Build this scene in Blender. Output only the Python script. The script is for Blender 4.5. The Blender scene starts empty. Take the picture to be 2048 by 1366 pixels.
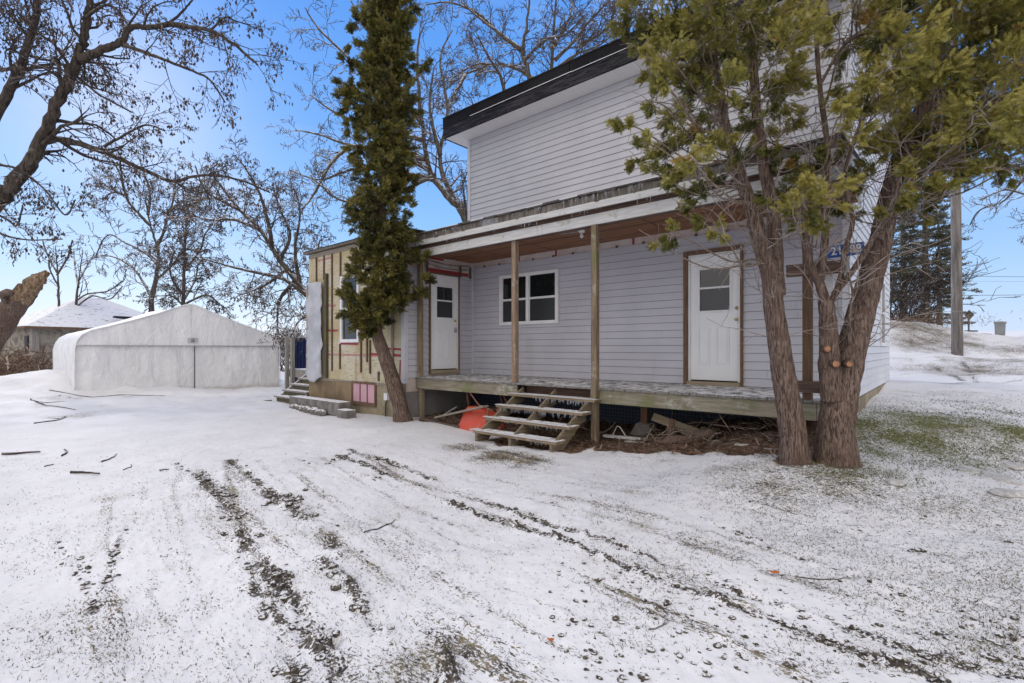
import bpy, math, random, time
T0 = time.time()
import numpy as np
from mathutils import Vector, Matrix, noise as mn
PI = math.pi
R = random.Random(7)
S = bpy.context.scene
C = bpy.context.scene.collection
H0 = 1.45                      # camera height
F = 1002.6                     # focal length, photo pixels
TH = math.radians(40.98)
RV = Vector((math.cos(TH), math.sin(TH), 0)); FV = Vector((-math.sin(TH), math.cos(TH), 0))
HZ = 697.0
def PX(px, py, d):             # photo pixel + distance -> world
    p = FV*d + RV*((px-1024)/F*d)
    return Vector((p.x, p.y, H0+(HZ-py)/F*d))
def CW(lat, d):
    p = FV*d + RV*lat
    return (p.x, p.y)

# ------------------------------------------------------------------ object helpers
def tag(o, label=None, cat=None, group=None, kind=None):
    if label: o['label'] = label
    if cat: o['category'] = cat
    if group: o['group'] = group
    if kind: o['kind'] = kind
    return o
def empty(name, loc, label, cat, group=None):
    o = bpy.data.objects.new(name, None); C.objects.link(o)
    o.empty_display_size = .1
    o.location = loc
    return tag(o, label, cat, group)
class MB:
    def __init__(s): s.v = []; s.f = []; s.t = []
    def quad(s, a, b, c, d, t=None):
        n = len(s.v); s.v += [tuple(a), tuple(b), tuple(c), tuple(d)]; s.f.append((n, n+1, n+2, n+3)); s.t.append(t or 0)
    def tri(s, a, b, c, t=None):
        n = len(s.v); s.v += [tuple(a), tuple(b), tuple(c)]; s.f.append((n, n+1, n+2)); s.t.append(t or 0)
    def box(s, x0, x1, y0, y1, z0, z1, M=None, t=0):
        n = len(s.v)
        for z in (z0, z1):
            for x, y in ((x0, y0), (x1, y0), (x1, y1), (x0, y1)):
                p = Vector((x, y, z))
                if M: p = M @ p
                s.v.append(tuple(p))
        for q in ((0,3,2,1),(4,5,6,7),(0,1,5,4),(1,2,6,5),(2,3,7,6),(3,0,4,7)):
            s.f.append(tuple(n+i for i in q)); s.t.append(t)
        return s
    def beam(s, a, b, w, h, roll=0, t=0):   # box along a->b
        a = Vector(a); b = Vector(b); L = (b-a).length
        q = (b-a).to_track_quat('X', 'Z')
        M = Matrix.Translation(a) @ q.to_matrix().to_4x4() @ Matrix.Rotation(roll, 4, 'X')
        return s.box(0, L, -w/2, w/2, -h/2, h/2, M, t)
    def tube(s, pts, rad, n=4, cap=True, t=0, rough=0, seed=0):
        m = len(pts)
        if m < 2: return s
        d = (pts[1]-pts[0]).normalized()
        u = d.orthogonal().normalized()
        base = len(s.v)
        for i in range(m):
            if i < m-1: d2 = (pts[i+1]-pts[i])
            else: d2 = pts[i]-pts[i-1]
            if d2.length > 1e-9: d = d2.normalized()
            u = (u - d*u.dot(d))
            if u.length < 1e-6: u = d.orthogonal()
            u.normalize(); w = d.cross(u)
            r = rad[i] if hasattr(rad, '__len__') else rad
            p = pts[i]
            for k in range(n):
                a = 2*PI*k/n
                rr = r
                if rough:
                    q = Vector((math.cos(a)*3.2, math.sin(a)*3.2, i*.16+seed))
                    rr = r*(1+rough*mn.noise(q*1.9)+rough*.9*(abs(mn.noise(Vector((math.cos(a)*7, math.sin(a)*7, i*.10+seed))))-.25))
                c = math.cos(a)*rr; e = math.sin(a)*rr
                s.v.append((p.x+u.x*c+w.x*e, p.y+u.y*c+w.y*e, p.z+u.z*c+w.z*e))
        for i in range(m-1):
            for k in range(n):
                a = base+i*n+k; b = base+i*n+(k+1) % n
                s.f.append((a, b, b+n, a+n)); s.t.append(t)
        if cap:
            s.f.append(tuple(base+(m-1)*n+k for k in range(n))); s.t.append(t)
            s.f.append(tuple(base+n-1-k for k in range(n))); s.t.append(t)
        return s
    def build(s, name, mat, parent=None, label=None, smooth=False, bevel=0, tint=False, kind=None):
        me = bpy.data.meshes.new(name)
        off = Vector((0, 0, 0))
        if parent:
            p = parent
            while p: off += Vector(p.location); p = p.parent
        if len(s.v):
            arr = np.array(s.v, dtype=np.float32) - np.array(off, dtype=np.float32)
            me.from_pydata(arr.tolist(), [], s.f)
        if tint:
            at = me.attributes.new('tint', 'FLOAT', 'FACE'); at.data.foreach_set('value', np.array(s.t, dtype=np.float32))
        me.materials.append(mat)
        if smooth: me.polygons.foreach_set('use_smooth', np.ones(len(me.polygons), dtype=bool))
        o = bpy.data.objects.new(name, me); C.objects.link(o)
        if parent: o.parent = parent
        if label: o['label'] = label
        if kind: o['kind'] = kind
        if bevel:
            b = o.modifiers.new('bevel', 'BEVEL'); b.width = bevel; b.segments = 2; b.limit_method = 'ANGLE'
        return o

# ------------------------------------------------------------------ materials
class NT:
    def __init__(s, name):
        s.m = bpy.data.materials.new(name); s.m.use_nodes = True
        s.t = s.m.node_tree; s.b = s.t.nodes['Principled BSDF']
        s.tc = s.t.nodes.new('ShaderNodeTexCoord')
    def l(s, a, b): s.t.links.new(a, b)
    def map(s, scale=(1, 1, 1), co='Object', rot=(0, 0, 0)):
        n = s.t.nodes.new('ShaderNodeMapping'); n.inputs['Scale'].default_value = scale; n.inputs['Rotation'].default_value = rot
        s.l(s.tc.outputs[co], n.inputs['Vector']); return n.outputs[0]
    def noise(s, sc, det=4, vec=None, rough=.55, dist=0):
        n = s.t.nodes.new('ShaderNodeTexNoise'); n.inputs['Scale'].default_value = sc; n.inputs['Detail'].default_value = det
        n.inputs['Roughness'].default_value = rough; n.inputs['Distortion'].default_value = dist
        s.l(vec if vec else s.tc.outputs['Object'], n.inputs['Vector']); return n.outputs['Fac']
    def vor(s, sc, vec=None, feat='F1', out='Distance'):
        n = s.t.nodes.new('ShaderNodeTexVoronoi'); n.feature = feat; n.inputs['Scale'].default_value = sc
        s.l(vec if vec else s.tc.outputs['Object'], n.inputs['Vector']); return n.outputs[out]
    def ramp(s, fac, a, b, ca=(0, 0, 0), cb=(1, 1, 1)):
        n = s.t.nodes.new('ShaderNodeValToRGB'); e = n.color_ramp.elements
        e[0].position = max(0, min(1, a)); e[1].position = max(0, min(1, b)); e[0].color = (*ca, 1); e[1].color = (*cb, 1)
        s.l(fac, n.inputs[0]); return n.outputs[0]
    def mr(s, v, a, b, c=0., d=1., smooth=True):
        n = s.t.nodes.new('ShaderNodeMapRange')
        if smooth: n.interpolation_type = 'SMOOTHSTEP'
        s.l(v, n.inputs[0])
        for i, x in enumerate((a, b, c, d)): 
            if hasattr(x, 'links'): s.l(x, n.inputs[i+1])
            else: n.inputs[i+1].default_value = x
        return n.outputs[0]
    def mix(s, fac, a, b, mode='MIX'):
        n = s.t.nodes.new('ShaderNodeMix'); n.data_type = 'RGBA'; n.blend_type = mode
        for v, i in ((fac, 0), (a, 6), (b, 7)):
            if hasattr(v, 'links'): s.l(v, n.inputs[i])
            elif i == 0: n.inputs[0].default_value = v
            else: n.inputs[i].default_value = (*v, 1)
        return n.outputs[2]
    def math(s, op, a, b=0., c=None):
        n = s.t.nodes.new('ShaderNodeMath'); n.operation = op
        for i, v in enumerate((a, b) if c is None else (a, b, c)):
            if hasattr(v, 'links'): s.l(v, n.inputs[i])
            else: n.inputs[i].default_value = v
        return n.outputs[0]
    def attr(s, name):
        n = s.t.nodes.new('ShaderNodeAttribute'); n.attribute_name = name; return n.outputs['Fac']
    def nz(s):
        g = s.t.nodes.new('ShaderNodeNewGeometry'); x = s.t.nodes.new('ShaderNodeSeparateXYZ'); s.l(g.outputs['Normal'], x.inputs[0]); return x.outputs[2]
    def z(s):
        g = s.t.nodes.new('ShaderNodeNewGeometry'); x = s.t.nodes.new('ShaderNodeSeparateXYZ'); s.l(g.outputs['Position'], x.inputs[0]); return x.outputs[2]
    def bump(s, h, st=.3, dist=.01, chain=None):
        n = s.t.nodes.new('ShaderNodeBump'); n.inputs['Strength'].default_value = st; n.inputs['Distance'].default_value = dist
        s.l(h, n.inputs['Height'])
        if chain: s.l(chain, n.inputs['Normal'])
        s.l(n.outputs[0], s.b.inputs['Normal']); return n.outputs[0]
    def done(s, col=None, rough=.7, spec=.3):
        if col is not None:
            if hasattr(col, 'links'): s.l(col, s.b.inputs['Base Color'])
            else: s.b.inputs['Base Color'].default_value = (*col, 1)
        if hasattr(rough, 'links'): s.l(rough, s.b.inputs['Roughness'])
        else: s.b.inputs['Roughness'].default_value = rough
        s.b.inputs['Specular IOR Level'].default_value = spec
        return s.m
SNOW = (.80, .80, .83)
def wood(name, a, b, axis='Z', moss=None, snow=0, c=None, sc=1):
    n = NT(name); s3 = {'Z': (22*sc, 22*sc, 1.6*sc), 'X': (1.6*sc, 22*sc, 22*sc), 'Y': (22*sc, 1.6*sc, 22*sc)}[axis]
    g = n.noise(1.5, 6, n.map(s3), .65)
    col = n.mix(n.mr(g, .35, .65), a, b)
    if c: col = n.mix(n.math('MULTIPLY', n.mr(n.noise(3.3*sc, 7, None, .7), .56, .66), .75), col, c)
    if moss: col = n.mix(n.math('MULTIPLY', n.mr(n.noise(2.6, 6, None, .65), .50, .66), .7), col, moss)
    if snow: col = n.mix(n.math('MULTIPLY', n.mr(n.nz(), .4, .8), n.mr(n.noise(9, 5), snow-.12, snow+.08)), col, SNOW)
    n.bump(g, .5, .006); return n.done(col, .8, .2)
def plain(name, a, b=None, sc=3, rough=.6, spec=.3, bump=.15, bsc=None, snow=0):
    n = NT(name); g = n.noise(sc, 5)
    col = n.mix(n.mr(g, .35, .65), a, b or tuple(x*.85 for x in a))
    if snow: col = n.mix(n.math('MULTIPLY', n.mr(n.nz(), .4, .8), n.mr(n.noise(12, 5), snow-.12, snow+.08)), col, SNOW)
    if bump: n.bump(n.noise(bsc or sc*8, 4), bump, .004)
    return n.done(col, rough, spec)
M = {}
def siding_mat(name, a, b):
    n = NT(name)
    g = n.noise(.9, 4); st = n.noise(2.2, 5, n.map((.25, .25, 7)))
    col = n.mix(n.mr(g, .35, .65), a, b)
    col = n.mix(n.math('MULTIPLY', n.mr(st, .5, .75), .35), col, tuple(x*.82 for x in a))
    col = n.mix(n.math('MULTIPLY', n.mr(n.noise(1.6, 6, n.map((1, 1, .3))), .58, .75), .3), col, (.36, .33, .31))
    n.bump(n.noise(4, 3, n.map((.6, .6, 40))), .12, .003); return n.done(col, .5, .35)
M['siding'] = siding_mat('lavender_vinyl', (.515, .512, .565), (.46, .457, .505))
M['siding_w'] = siding_mat('white_vinyl', (.66, .665, .70), (.58, .59, .62))
M['siding_joint'] = plain('siding_lap', (.30, .28, .31), None, 3, .6)  # dark tone of the vertical overlap joints
M['trim'] = plain('white_trim', (.76, .76, .77), (.68, .68, .69), 2.5, .5)
M['oldtrim'] = wood('weathered_white_board', (.62, .61, .60), (.50, .49, .47), 'X', c=(.36, .34, .31))
M['door'] = plain('white_door', (.77, .785, .80), (.73, .745, .76), 1.2, .4, .4, .03)
M['soffit'] = None
n = NT('perforated_soffit'); d_ = n.vor(45, n.map((1, 1, 1)))
n.bump(d_, .3, .003); M['soffit'] = n.done(n.mix(n.mr(d_, .08, .22), (.30, .28, .27), (.62, .60, .59)), .6)
n = NT('black_fascia_wrap'); g = n.noise(6, 6, n.map((.35, 1, 2.2)), .6, 1.2); n.bump(g, .9, .03)
M['blackwrap'] = n.done(n.mix(n.mr(g, .45, .62), (.010, .009, .011), (.040, .034, .040)), .55, .22)
M['blackboard'] = plain('dark_fascia', (.009, .008, .010), (.015, .014, .015), 2, .7, .12, .05)
M['roofing'] = plain('asphalt_shingle', (.07, .062, .055), (.12, .11, .10), 14, .9, .2, .6, 90, snow=.42)
M['frieze'] = wood('grey_brown_roof_edge', (.20, .175, .15), (.10, .085, .07), 'Z', c=(.33, .33, .34), sc=.6)
M['post'] = wood('mossy_brown_post', (.27, .205, .14), (.15, .11, .075), 'Z', moss=(.17, .17, .07), c=(.38, .34, .28))
M['post2'] = wood('worn_post_peeling', (.34, .25, .18), (.19, .135, .095), 'Z', c=(.48, .47, .43))
M['postdark'] = wood('dark_brown_post', (.17, .105, .065), (.10, .065, .042), 'Z')
M['beamdark'] = wood('dark_brown_board', (.17, .11, .085), (.09, .06, .048), 'X')
M['rim'] = wood('peeling_green_joist', (.31, .28, .215), (.20, .175, .13), 'X', moss=(.17, .18, .08), c=(.47, .47, .43))
M['deck'] = wood('grey_deck_boards', (.26, .25, .24), (.16, .15, .14), 'Y', snow=.50)
M['tread'] = wood('worn_step_tread', (.30, .23, .16), (.17, .125, .085), 'X', snow=.43, c=(.38, .33, .25))
M['stringer'] = wood('mossy_step_stringer', (.25, .20, .14), (.14, .11, .08), 'Y', moss=(.20, .18, .09))
M['ceil'] = wood('reddish_plywood_ceiling', (.28, .145, .085), (.185, .09, .05), 'X', sc=.5)
M['casing'] = wood('brown_door_casing', (.20, .125, .085), (.115, .07, .05), 'Z')
M['casing_l'] = wood('pale_threshold_wood', (.36, .30, .22), (.24, .19, .13), 'X')
M['strap'] = wood('brown_strapping', (.155, .11, .085), (.09, .065, .052), 'Z')
M['strap_l'] = wood('grey_strapping', (.30, .26, .22), (.2, .17, .14), 'Z')
M['mosswood'] = wood('dark_mossy_stud', (.13, .11, .075), (.07, .065, .045), 'Z', moss=(.12, .13, .05))
M['red'] = plain('red_sheathing_tape', (.36, .035, .04), (.22, .05, .05), 9, .45)
M['pinktape'] = plain('faded_red_tape', (.42, .16, .15), (.40, .26, .22), 5, .6)
n = NT('foam_sheathing'); g = n.noise(1.4, 6); h = n.noise(3, 6, n.map((1, 1, 9)), .7)
col = n.mix(n.mr(g, .38, .62), (.46, .38, .23), (.55, .50, .38)); col = n.mix(n.mr(h, .53, .62), col, (.36, .30, .17))
col = n.mix(n.math('MULTIPLY', n.mr(n.noise(2.2, 5), .56, .68), .6), col, (.58, .56, .52)); n.bump(h, .6, .012); M['foam'] = n.done(col, .8, .15)
M['wrap'] = plain('printed_housewrap', (.58, .53, .49), (.52, .40, .38), 4, .6)
M['fabricwrap'] = plain('torn_grey_tarp', (.50, .51, .55), (.40, .41, .45), 2.5, .75, .2, .5, 9)
M['concrete'] = plain('old_concrete', (.34, .29, .20), (.22, .185, .13), 2.6, .9, .1, .5, 30)
M['concrete_g'] = plain('grey_concrete', (.25, .235, .22), (.15, .14, .13), 5, .9, .1, .6, 40, snow=.38)
M['ply'] = plain('stained_plywood', (.29, .215, .13), (.19, .14, .09), 2.2, .85, .15, .3, 20)
M['pink'] = plain('pink_foam_board', (.62, .36, .42), (.55, .33, .38), 3, .7)
M['membrane'] = None
n = NT('dimpled_navy_membrane'); d_ = n.vor(16, n.map((1, 1, 1)), out='Distance'); d_.node.inputs['Randomness'].default_value = 0; n.bump(d_, .6, .01)
M['membrane'] = n.done(n.mix(n.mr(d_, .3, .6), (.012, .018, .034), (.040, .055, .090)), .5, .3)
M['greywall'] = plain('grey_parging', (.27, .255, .25), (.20, .19, .185), 2, .9)
M['glass'] = NT('window_glass').done((.010, .012, .013), .03, .7)
M['glass2'] = NT('insect_screen_glass').done((.035, .037, .042), .25, .5)
M['steel'] = plain('dull_steel', (.33, .33, .34), None, 4, .35, .5, 0)
M['brass'] = plain('brass', (.42, .32, .14), None, 4, .3, .5, 0)
M['bulb'] = plain('white_porcelain', (.78, .77, .74), None, 4, .25, .5, 0)
n = NT('ice'); n.b.inputs['Transmission Weight'].default_value = .85; n.b.inputs['IOR'].default_value = 1.31
M['ice'] = n.done((.9, .93, .97), .08, .5)
n = NT('orange_paint'); g = n.noise(9, 6, None, .7)
col = n.mix(n.mr(g, .4, .62), (.62, .07, .035), (.55, .10, .06)); col = n.mix(n.math('MULTIPLY', n.mr(n.noise(30, 7, n.map((1, 1, .3)), .75), .55, .66), .45), col, (.55, .38, .33))
M['orange'] = n.done(col, .5, .4)
M['rust'] = plain('rusty_steel_tube', (.30, .12, .08), (.2, .1, .07), 12, .7)
# tent fabric
n = NT('white_tarpaulin'); g = n.noise(1.3, 5, n.map((1, 1.6, .5))); w = n.noise(5, 6, None, .6)
col = n.mix(n.mr(g, .35, .7), (.80, .795, .80), (.70, .695, .705))
zz = n.mr(n.math('ADD', n.z(), n.math('MULTIPLY', w, .35)), .14, .42)
col = n.mix(zz, (.47, .44, .41), col)
bb = n.bump(n.noise(3.2, 6, n.map((1, 1.3, .6)), .6, .9), .9, .08); M['tarp'] = n.done(col, .55, .3)
n = NT('white_tarpaulin_roof'); col = n.mix(n.mr(n.noise(3, 5), .4, .6), (.78, .775, .78), (.70, .695, .705))
col = n.mix(n.mr(n.nz(), .55, .9), col, SNOW); n.bump(n.noise(4, 5), .4, .03); M['tarproof'] = n.done(col, .6, .2)
M['seam'] = plain('seam_grey', (.42, .41, .42), None, 4, .6)
M['darkline'] = plain('dark_zip', (.05, .05, .055), None, 4, .6)
n = NT('snowy_shingles'); g = n.noise(2.2, 6, n.map((1.2, 1.2, 9)), .7); g2 = n.noise(6, 5, n.map((1, 1, 6)))
col = n.mix(n.mr(n.math('ADD', g, n.math('MULTIPLY', g2, .3)), .74, .80), SNOW, (.07, .062, .06)); n.bump(g, .5, .02); M['snowroof'] = n.done(col, .85, .2)
n = NT('mottled_shed_wall'); g = n.noise(3, 8, None, .75); col = n.mix(n.mr(g, .42, .56), (.17, .15, .125), (.33, .30, .25)); n.bump(g, .6, .03); M['shedwall'] = n.done(col, .9, .1)
M['shedwood'] = wood('grey_shed_boards', (.36, .33, .30), (.22, .2, .18), 'Z')
M['greywood'] = wood('grey_weathered_wood', (.30, .285, .26), (.17, .16, .145), 'Z', snow=.4)
M['blue'] = plain('navy_blue_steel', (.012, .028, .12), (.010, .022, .09), 2, .5, .4, .05)
M['pole'] = wood('grey_utility_pole', (.235, .215, .20), (.115, .10, .09), 'Z', c=(.30, .285, .27), sc=.5)
M['wire'] = plain('dark_wire', (.05, .05, .055), None, 2, .6, .2, 0)
M['bin'] = plain('grey_plastic_bin', (.23, .235, .23), (.20, .205, .2), 3, .5)
M['signback'] = plain('sign_back_brown', (.10, .075, .05), (.07, .05, .04), 5, .6)
M['signblue'] = plain('blue_sign', (.02, .09, .33), (.018, .08, .30), 3, .4, .4, 0)
M['signwhite'] = plain('white_numerals', (.78, .79, .8), None, 3, .4, .4, 0)
M['blackstuff'] = plain('black_wet', (.02, .02, .022), (.035, .033, .032), 5, .6)
def bark(name, a, b, sc=1, snow=0, moss=None, c=None):
    n = NT(name); v = n.noise(1.0, 7, n.map((26*sc, 26*sc, 3.2*sc)), .7, .6)
    v2 = n.noise(5, 6)
    col = n.mix(n.mr(v, .38, .62), a, b)
    if c: col = n.mix(n.math('MULTIPLY', n.mr(v2, .46, .62), .6), col, c)
    if moss: col = n.mix(n.mr(n.noise(2.1, 5), .54, .66), col, moss)
    if snow: col = n.mix(n.math('MULTIPLY', n.mr(n.nz(), .15, .7), n.mr(n.noise(5, 4), snow-.15, snow+.1)), col, (.74, .74, .77))
    n.bump(v, 1.0, .02/sc); return n.done(col, .9, .15)
M['cedarbark'] = bark('cedar_bark', (.055, .034, .028), (.235, .175, .14), 2.4, c=(.115, .075, .06))
M['cedarbark2'] = bark('young_cedar_bark', (.13, .09, .07), (.29, .24, .20), 1.2)
M['cutwood'] = plain('fresh_cut_wood', (.40, .20, .10), (.26, .13, .07), 25, .8)
M['twiggrey'] = plain('grey_dead_twig', (.22, .165, .135), (.34, .30, .28), 6, .85, .1, .2)
M['bark'] = bark('dark_bark', (.034, .027, .023), (.105, .085, .07), .8, snow=.66)
M['barkfar'] = bark('frosted_bark', (.055, .045, .038), (.15, .125, .10), .6, snow=.52)
M['twig'] = bark('frosted_twig', (.060, .048, .042), (.12, .10, .09), .8, snow=.49)
M['twigdark'] = bark('brown_twig', (.045, .034, .029), (.095, .075, .065), .8, snow=.60)
M['brokenwood'] = bark('splintered_wood', (.13, .085, .05), (.37, .27, .18), 1.2)
M['deadleaf'] = plain('dead_brown_leaf', (.07, .052, .045), (.12, .09, .075), 20, .8, .1, 0)
M['orangeleaf'] = plain('orange_dead_leaf', (.42, .13, .04), (.3, .1, .04), 20, .7, .1, 0)
def foliage(name, stops, snow=.0):
    n = NT(name); t = n.attr('tint')
    r = n.t.nodes.new('ShaderNodeValToRGB'); e = r.color_ramp.elements
    e[0].position = stops[0][0]; e[0].color = (*stops[0][1], 1); e[1].position = stops[-1][0]; e[1].color = (*stops[-1][1], 1)
    for p, c in stops[1:-1]:
        x = e.new(p); x.color = (*c, 1)
    n.l(t, r.inputs[0]); col = r.outputs[0]
    if snow: col = n.mix(n.math('MULTIPLY', n.mr(n.noise(14, 4), .60, .68), snow), col, (.7, .7, .73))
    n.done(col, .6, .25)
    tr = n.t.nodes.new('ShaderNodeBsdfTranslucent'); n.l(col, tr.inputs[0]); ms = n.t.nodes.new('ShaderNodeMixShader'); ms.inputs[0].default_value = .28
    out = [x for x in n.t.nodes if x.type == 'OUTPUT_MATERIAL'][0]
    n.l(n.b.outputs[0], ms.inputs[1]); n.l(tr.outputs[0], ms.inputs[2]); n.l(ms.outputs[0], out.inputs[0]); return n.m
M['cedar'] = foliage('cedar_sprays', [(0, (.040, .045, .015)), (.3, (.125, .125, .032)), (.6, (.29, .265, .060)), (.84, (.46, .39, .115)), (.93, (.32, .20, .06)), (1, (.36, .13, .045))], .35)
M['cedar2'] = foliage('dark_cedar_sprays', [(0, (.042, .042, .014)), (.4, (.120, .115, .028)), (.8, (.25, .215, .055)), (.95, (.2, .16, .05)), (1, (.2, .11, .05))], .25)
M['spruce'] = foliage('spruce_needles', [(0, (.045, .048, .028)), (.5, (.095, .098, .055)), (1, (.20, .165, .12))], .9)
M['grass'] = foliage('short_grass', [(0, (.09, .11, .025)), (.5, (.17, .17, .05)), (.8, (.26, .22, .12)), (1, (.07, .055, .04))])
M['brush'] = foliage('brown_brush', [(0, (.10, .062, .042)), (.6, (.21, .135, .09)), (1, (.42, .34, .27))])

# ------------------------------------------------------------------ terrain
HP = []
def hp(px, py, d): 
    p = PX(px, py, d); HP.append((p.x, p.y, p.z))
def hw(x, y, z): HP.append((x, y, z))
for a in range(0, 360, 30):
    hw(3*math.cos(math.radians(a)), 3*math.sin(math.radians(a)), 0)
hw(0, 0, 0)
for lat, d in ((-2, 4), (0, 4), (2, 4), (-4, 6), (-1, 6), (-6, 9), (-3, 9), (-10, 10), (-8, 13), (-12, 14), (-10, 18), (-16, 19), (-20, 26), (-30, 40), (-8, 24), (-14, 34), (0, 30), (-6, 12), (-14, 8), (-8, 4), (1, 5.5)):
    hw(*CW(lat, d), 0)
hw(-4, 5.6, .0); hw(-6, 5.6, .0); hw(-8.3, 5.8, 0); hw(-11, 5.8, -.03); hw(-12.5, 6.2, -.05); hw(-4, 6.6, .02); hw(-5, 7.5, .05); hw(-8, 7.5, .05)
hw(-2.6, 6.3, .17); hw(-1.2, 6.6, .33); hw(-1.0, 8.3, .53); hw(-.9, 11, .60); hw(-.9, 14.5, .63); hw(-1.5, 7.5, .40)
for px, py, d in ((1590, 935, 5.05), (1680, 930, 5.0), (1500, 985, 4.6), (1850, 830, 7.2), (2000, 960, 4.7), (2048, 1100, 3.4), (1800, 1150, 3.15), (2200, 1000, 4.6),
                  (1800, 760, 11.5), (1900, 765, 10.5), (2040, 770, 10), (1915, 712, 16), (1790, 636, 20), (1820, 634, 21), (1852, 634, 22), (1890, 646, 22), (1930, 664, 20), (1965, 684, 18), (2000, 702, 17), (2048, 726, 15), (1740, 640, 21), (1940, 672, 28), (2000, 684, 27), (2100, 692, 24), (1980, 673, 36), (1962, 684, 21), (1990, 692, 21), (2020, 700, 21), (2060, 704, 21), (2110, 706, 20), (2170, 706, 21), (1990, 690, 24), (2040, 694, 24), (2110, 698, 24), (2200, 700, 24), (1985, 682, 31), (2060, 684, 31), (2150, 686, 31), (2048, 690, 27), (2000, 671, 40),
                  (2048, 664, 52), (1950, 662, 48), (2300, 690, 27), (2300, 660, 50), (1700, 640, 24), (1600, 650, 30), (2200, 800, 9), (2400, 900, 6)):
    hp(px, py, d)
for lat, d, z in ((60, 60, 3.6), (90, 70, 3.6), (40, 80, 3.6), (15, 60, 3.4), (5, 40, 2.2), (120, 140, 2.0), (60, 200, 0), (0, 120, 0), (-60, 120, -.5), (-120, 120, -.5), (-60, 60, -.3), (-40, 60, -.3)):
    hw(*CW(lat, d), z)
for px, py, d in ((128, 733, 15.6), (100, 742, 15.0), (60, 752, 14.2), (20, 768, 13.4), (-40, 790, 12.6)):
    hp(px, py, d)
hw(*CW(-13.0, 13.6), .05); hw(*CW(-12.7, 12.6), 0); hw(*CW(-10.5, 11.0), 0)
HPa = np.array(HP)
def height(x, y):
    x = np.asarray(x, dtype=np.float64); y = np.asarray(y, dtype=np.float64)
    num = np.zeros_like(x); den = np.zeros_like(x)
    for a, b, c in HPa:
        d2 = (x-a)**2+(y-b)**2
        w = 1./(d2+.25+(.055*math.hypot(a, b))**2)**1.9
        num += w*c; den += w
    return num/den
def _lat(ix, iy, s):
    h = np.sin(ix*127.1+iy*311.7+s*74.7)*43758.5453
    return h-np.floor(h)
def vn(x, y, s=0):
    ix = np.floor(x); iy = np.floor(y); fx = x-ix; fy = y-iy
    fx = fx*fx*(3-2*fx); fy = fy*fy*(3-2*fy)
    return ((_lat(ix, iy, s)*(1-fx)+_lat(ix+1, iy, s)*fx)*(1-fy)+(_lat(ix, iy+1, s)*(1-fx)+_lat(ix+1, iy+1, s)*fx)*fy)*2-1
def fbm(x, y, s=0, o=4):
    t = 0; a = 1.
    for k in range(o): t = t+a*vn(x*2**k, y*2**k, s+k); a *= .5
    return t
def gz(x, y): return float(height(np.array([x]), np.array([y]))[0])
def hit(px, py):       # where a sight line meets the ground
    u = (px-1024)/F; k = (HZ-py)/F
    z = HD*k+H0; x = HD*(FV.x+RV.x*u); y = HD*(FV.y+RV.y*u)
    g = height(x, y); w = np.nonzero(z < g)[0]; i = int(w[0]) if len(w) else len(HD)-1
    return Vector((float(x[i]), float(y[i]), float(g[i])))
HD = 1.5*1.012**np.arange(360)
TR = [  # ruts: photo polyline, width m, strength
 ([(396,948),(423,994),(474,1033),(492,1100),(556,1165),(613,1229),(634,1264),(659,1300),(691,1353),(720,1420)], .085, 1.),
 ([(460,923),(510,969),(549,994),(577,1012),(599,1037),(656,1076),(688,1120)], .085, 1.),
 ([(640,1125),(688,1157),(720,1200),(755,1254),(800,1330),(830,1400)], .065, .75),
 ([(503,1175),(549,1229),(585,1296),(592,1350),(600,1400)], .06, .75),
 ([(830,1235),(848,1254),(884,1296),(905,1366),(930,1420)], .06, .8),
 ([(674,912),(780,951),(887,997),(976,1033),(1100,1075),(1200,1125),(1311,1168),(1519,1232),(1629,1276),(1811,1342),(1900,1380)], .045, .9),
 ([(698,901),(834,944),(976,1004),(1090,1050),(1240,1095),(1446,1174),(1618,1229),(1775,1287),(1921,1327),(2045,1364),(2200,1420)], .045, .8),
 ([(340,925),(430,970),(470,1020)], .05, .4), ([(560,905),(640,935),(760,960)], .05, .3), ([(612,985),(640,940),(700,905)], .035, .45), ([(640,1010),(660,1040),(680,1060)], .03, .5),
 ([(1600,960),(1800,1010),(2048,1090)], .05, .35), ([(1560,1000),(1800,1090),(2048,1190)], .05, .3), ([(1400,1040),(1700,1150),(2048,1270)], .05, .35),
 ([(1790,715),(1860,730),(1930,760),(2010,765)], .12, .8), ([(1960,765),(1940,745),(1925,722)], .10, .8), ([(1790,765),(1900,768),(2048,762)], .14, .8), ([(1800,825),(1900,832),(2048,828)], .14, .5),
 ([(100,1060),(180,1200),(200,1330)], .05, .3), ([(90,790),(300,795),(480,790)], .06, .6), ([(1100,1000),(1140,1050),(1160,1100)], .03, .35), ([(250,1050),(225,1140),(190,1220)], .03, .5)]
TRW = [(np.array([(hit(*q).x, hit(*q).y) for q in pl]), w, s) for pl, w, s in TR]
def segdist(x, y, P):
    best = np.full_like(x, 1e9)
    for i in range(len(P)-1):
        a = P[i]; b = P[i+1]; ab = b-a; L = (ab**2).sum()
        t = np.clip(((x-a[0])*ab[0]+(y-a[1])*ab[1])/L, 0, 1)
        best = np.minimum(best, np.hypot(x-a[0]-t*ab[0], y-a[1]-t*ab[1]))
    return best
GR = [] # (x, y, r, value, channel)
def blob(px, py, r, v, ch):
    p = hit(px, py); GR.append((p.x, p.y, r, v, ch))
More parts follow.
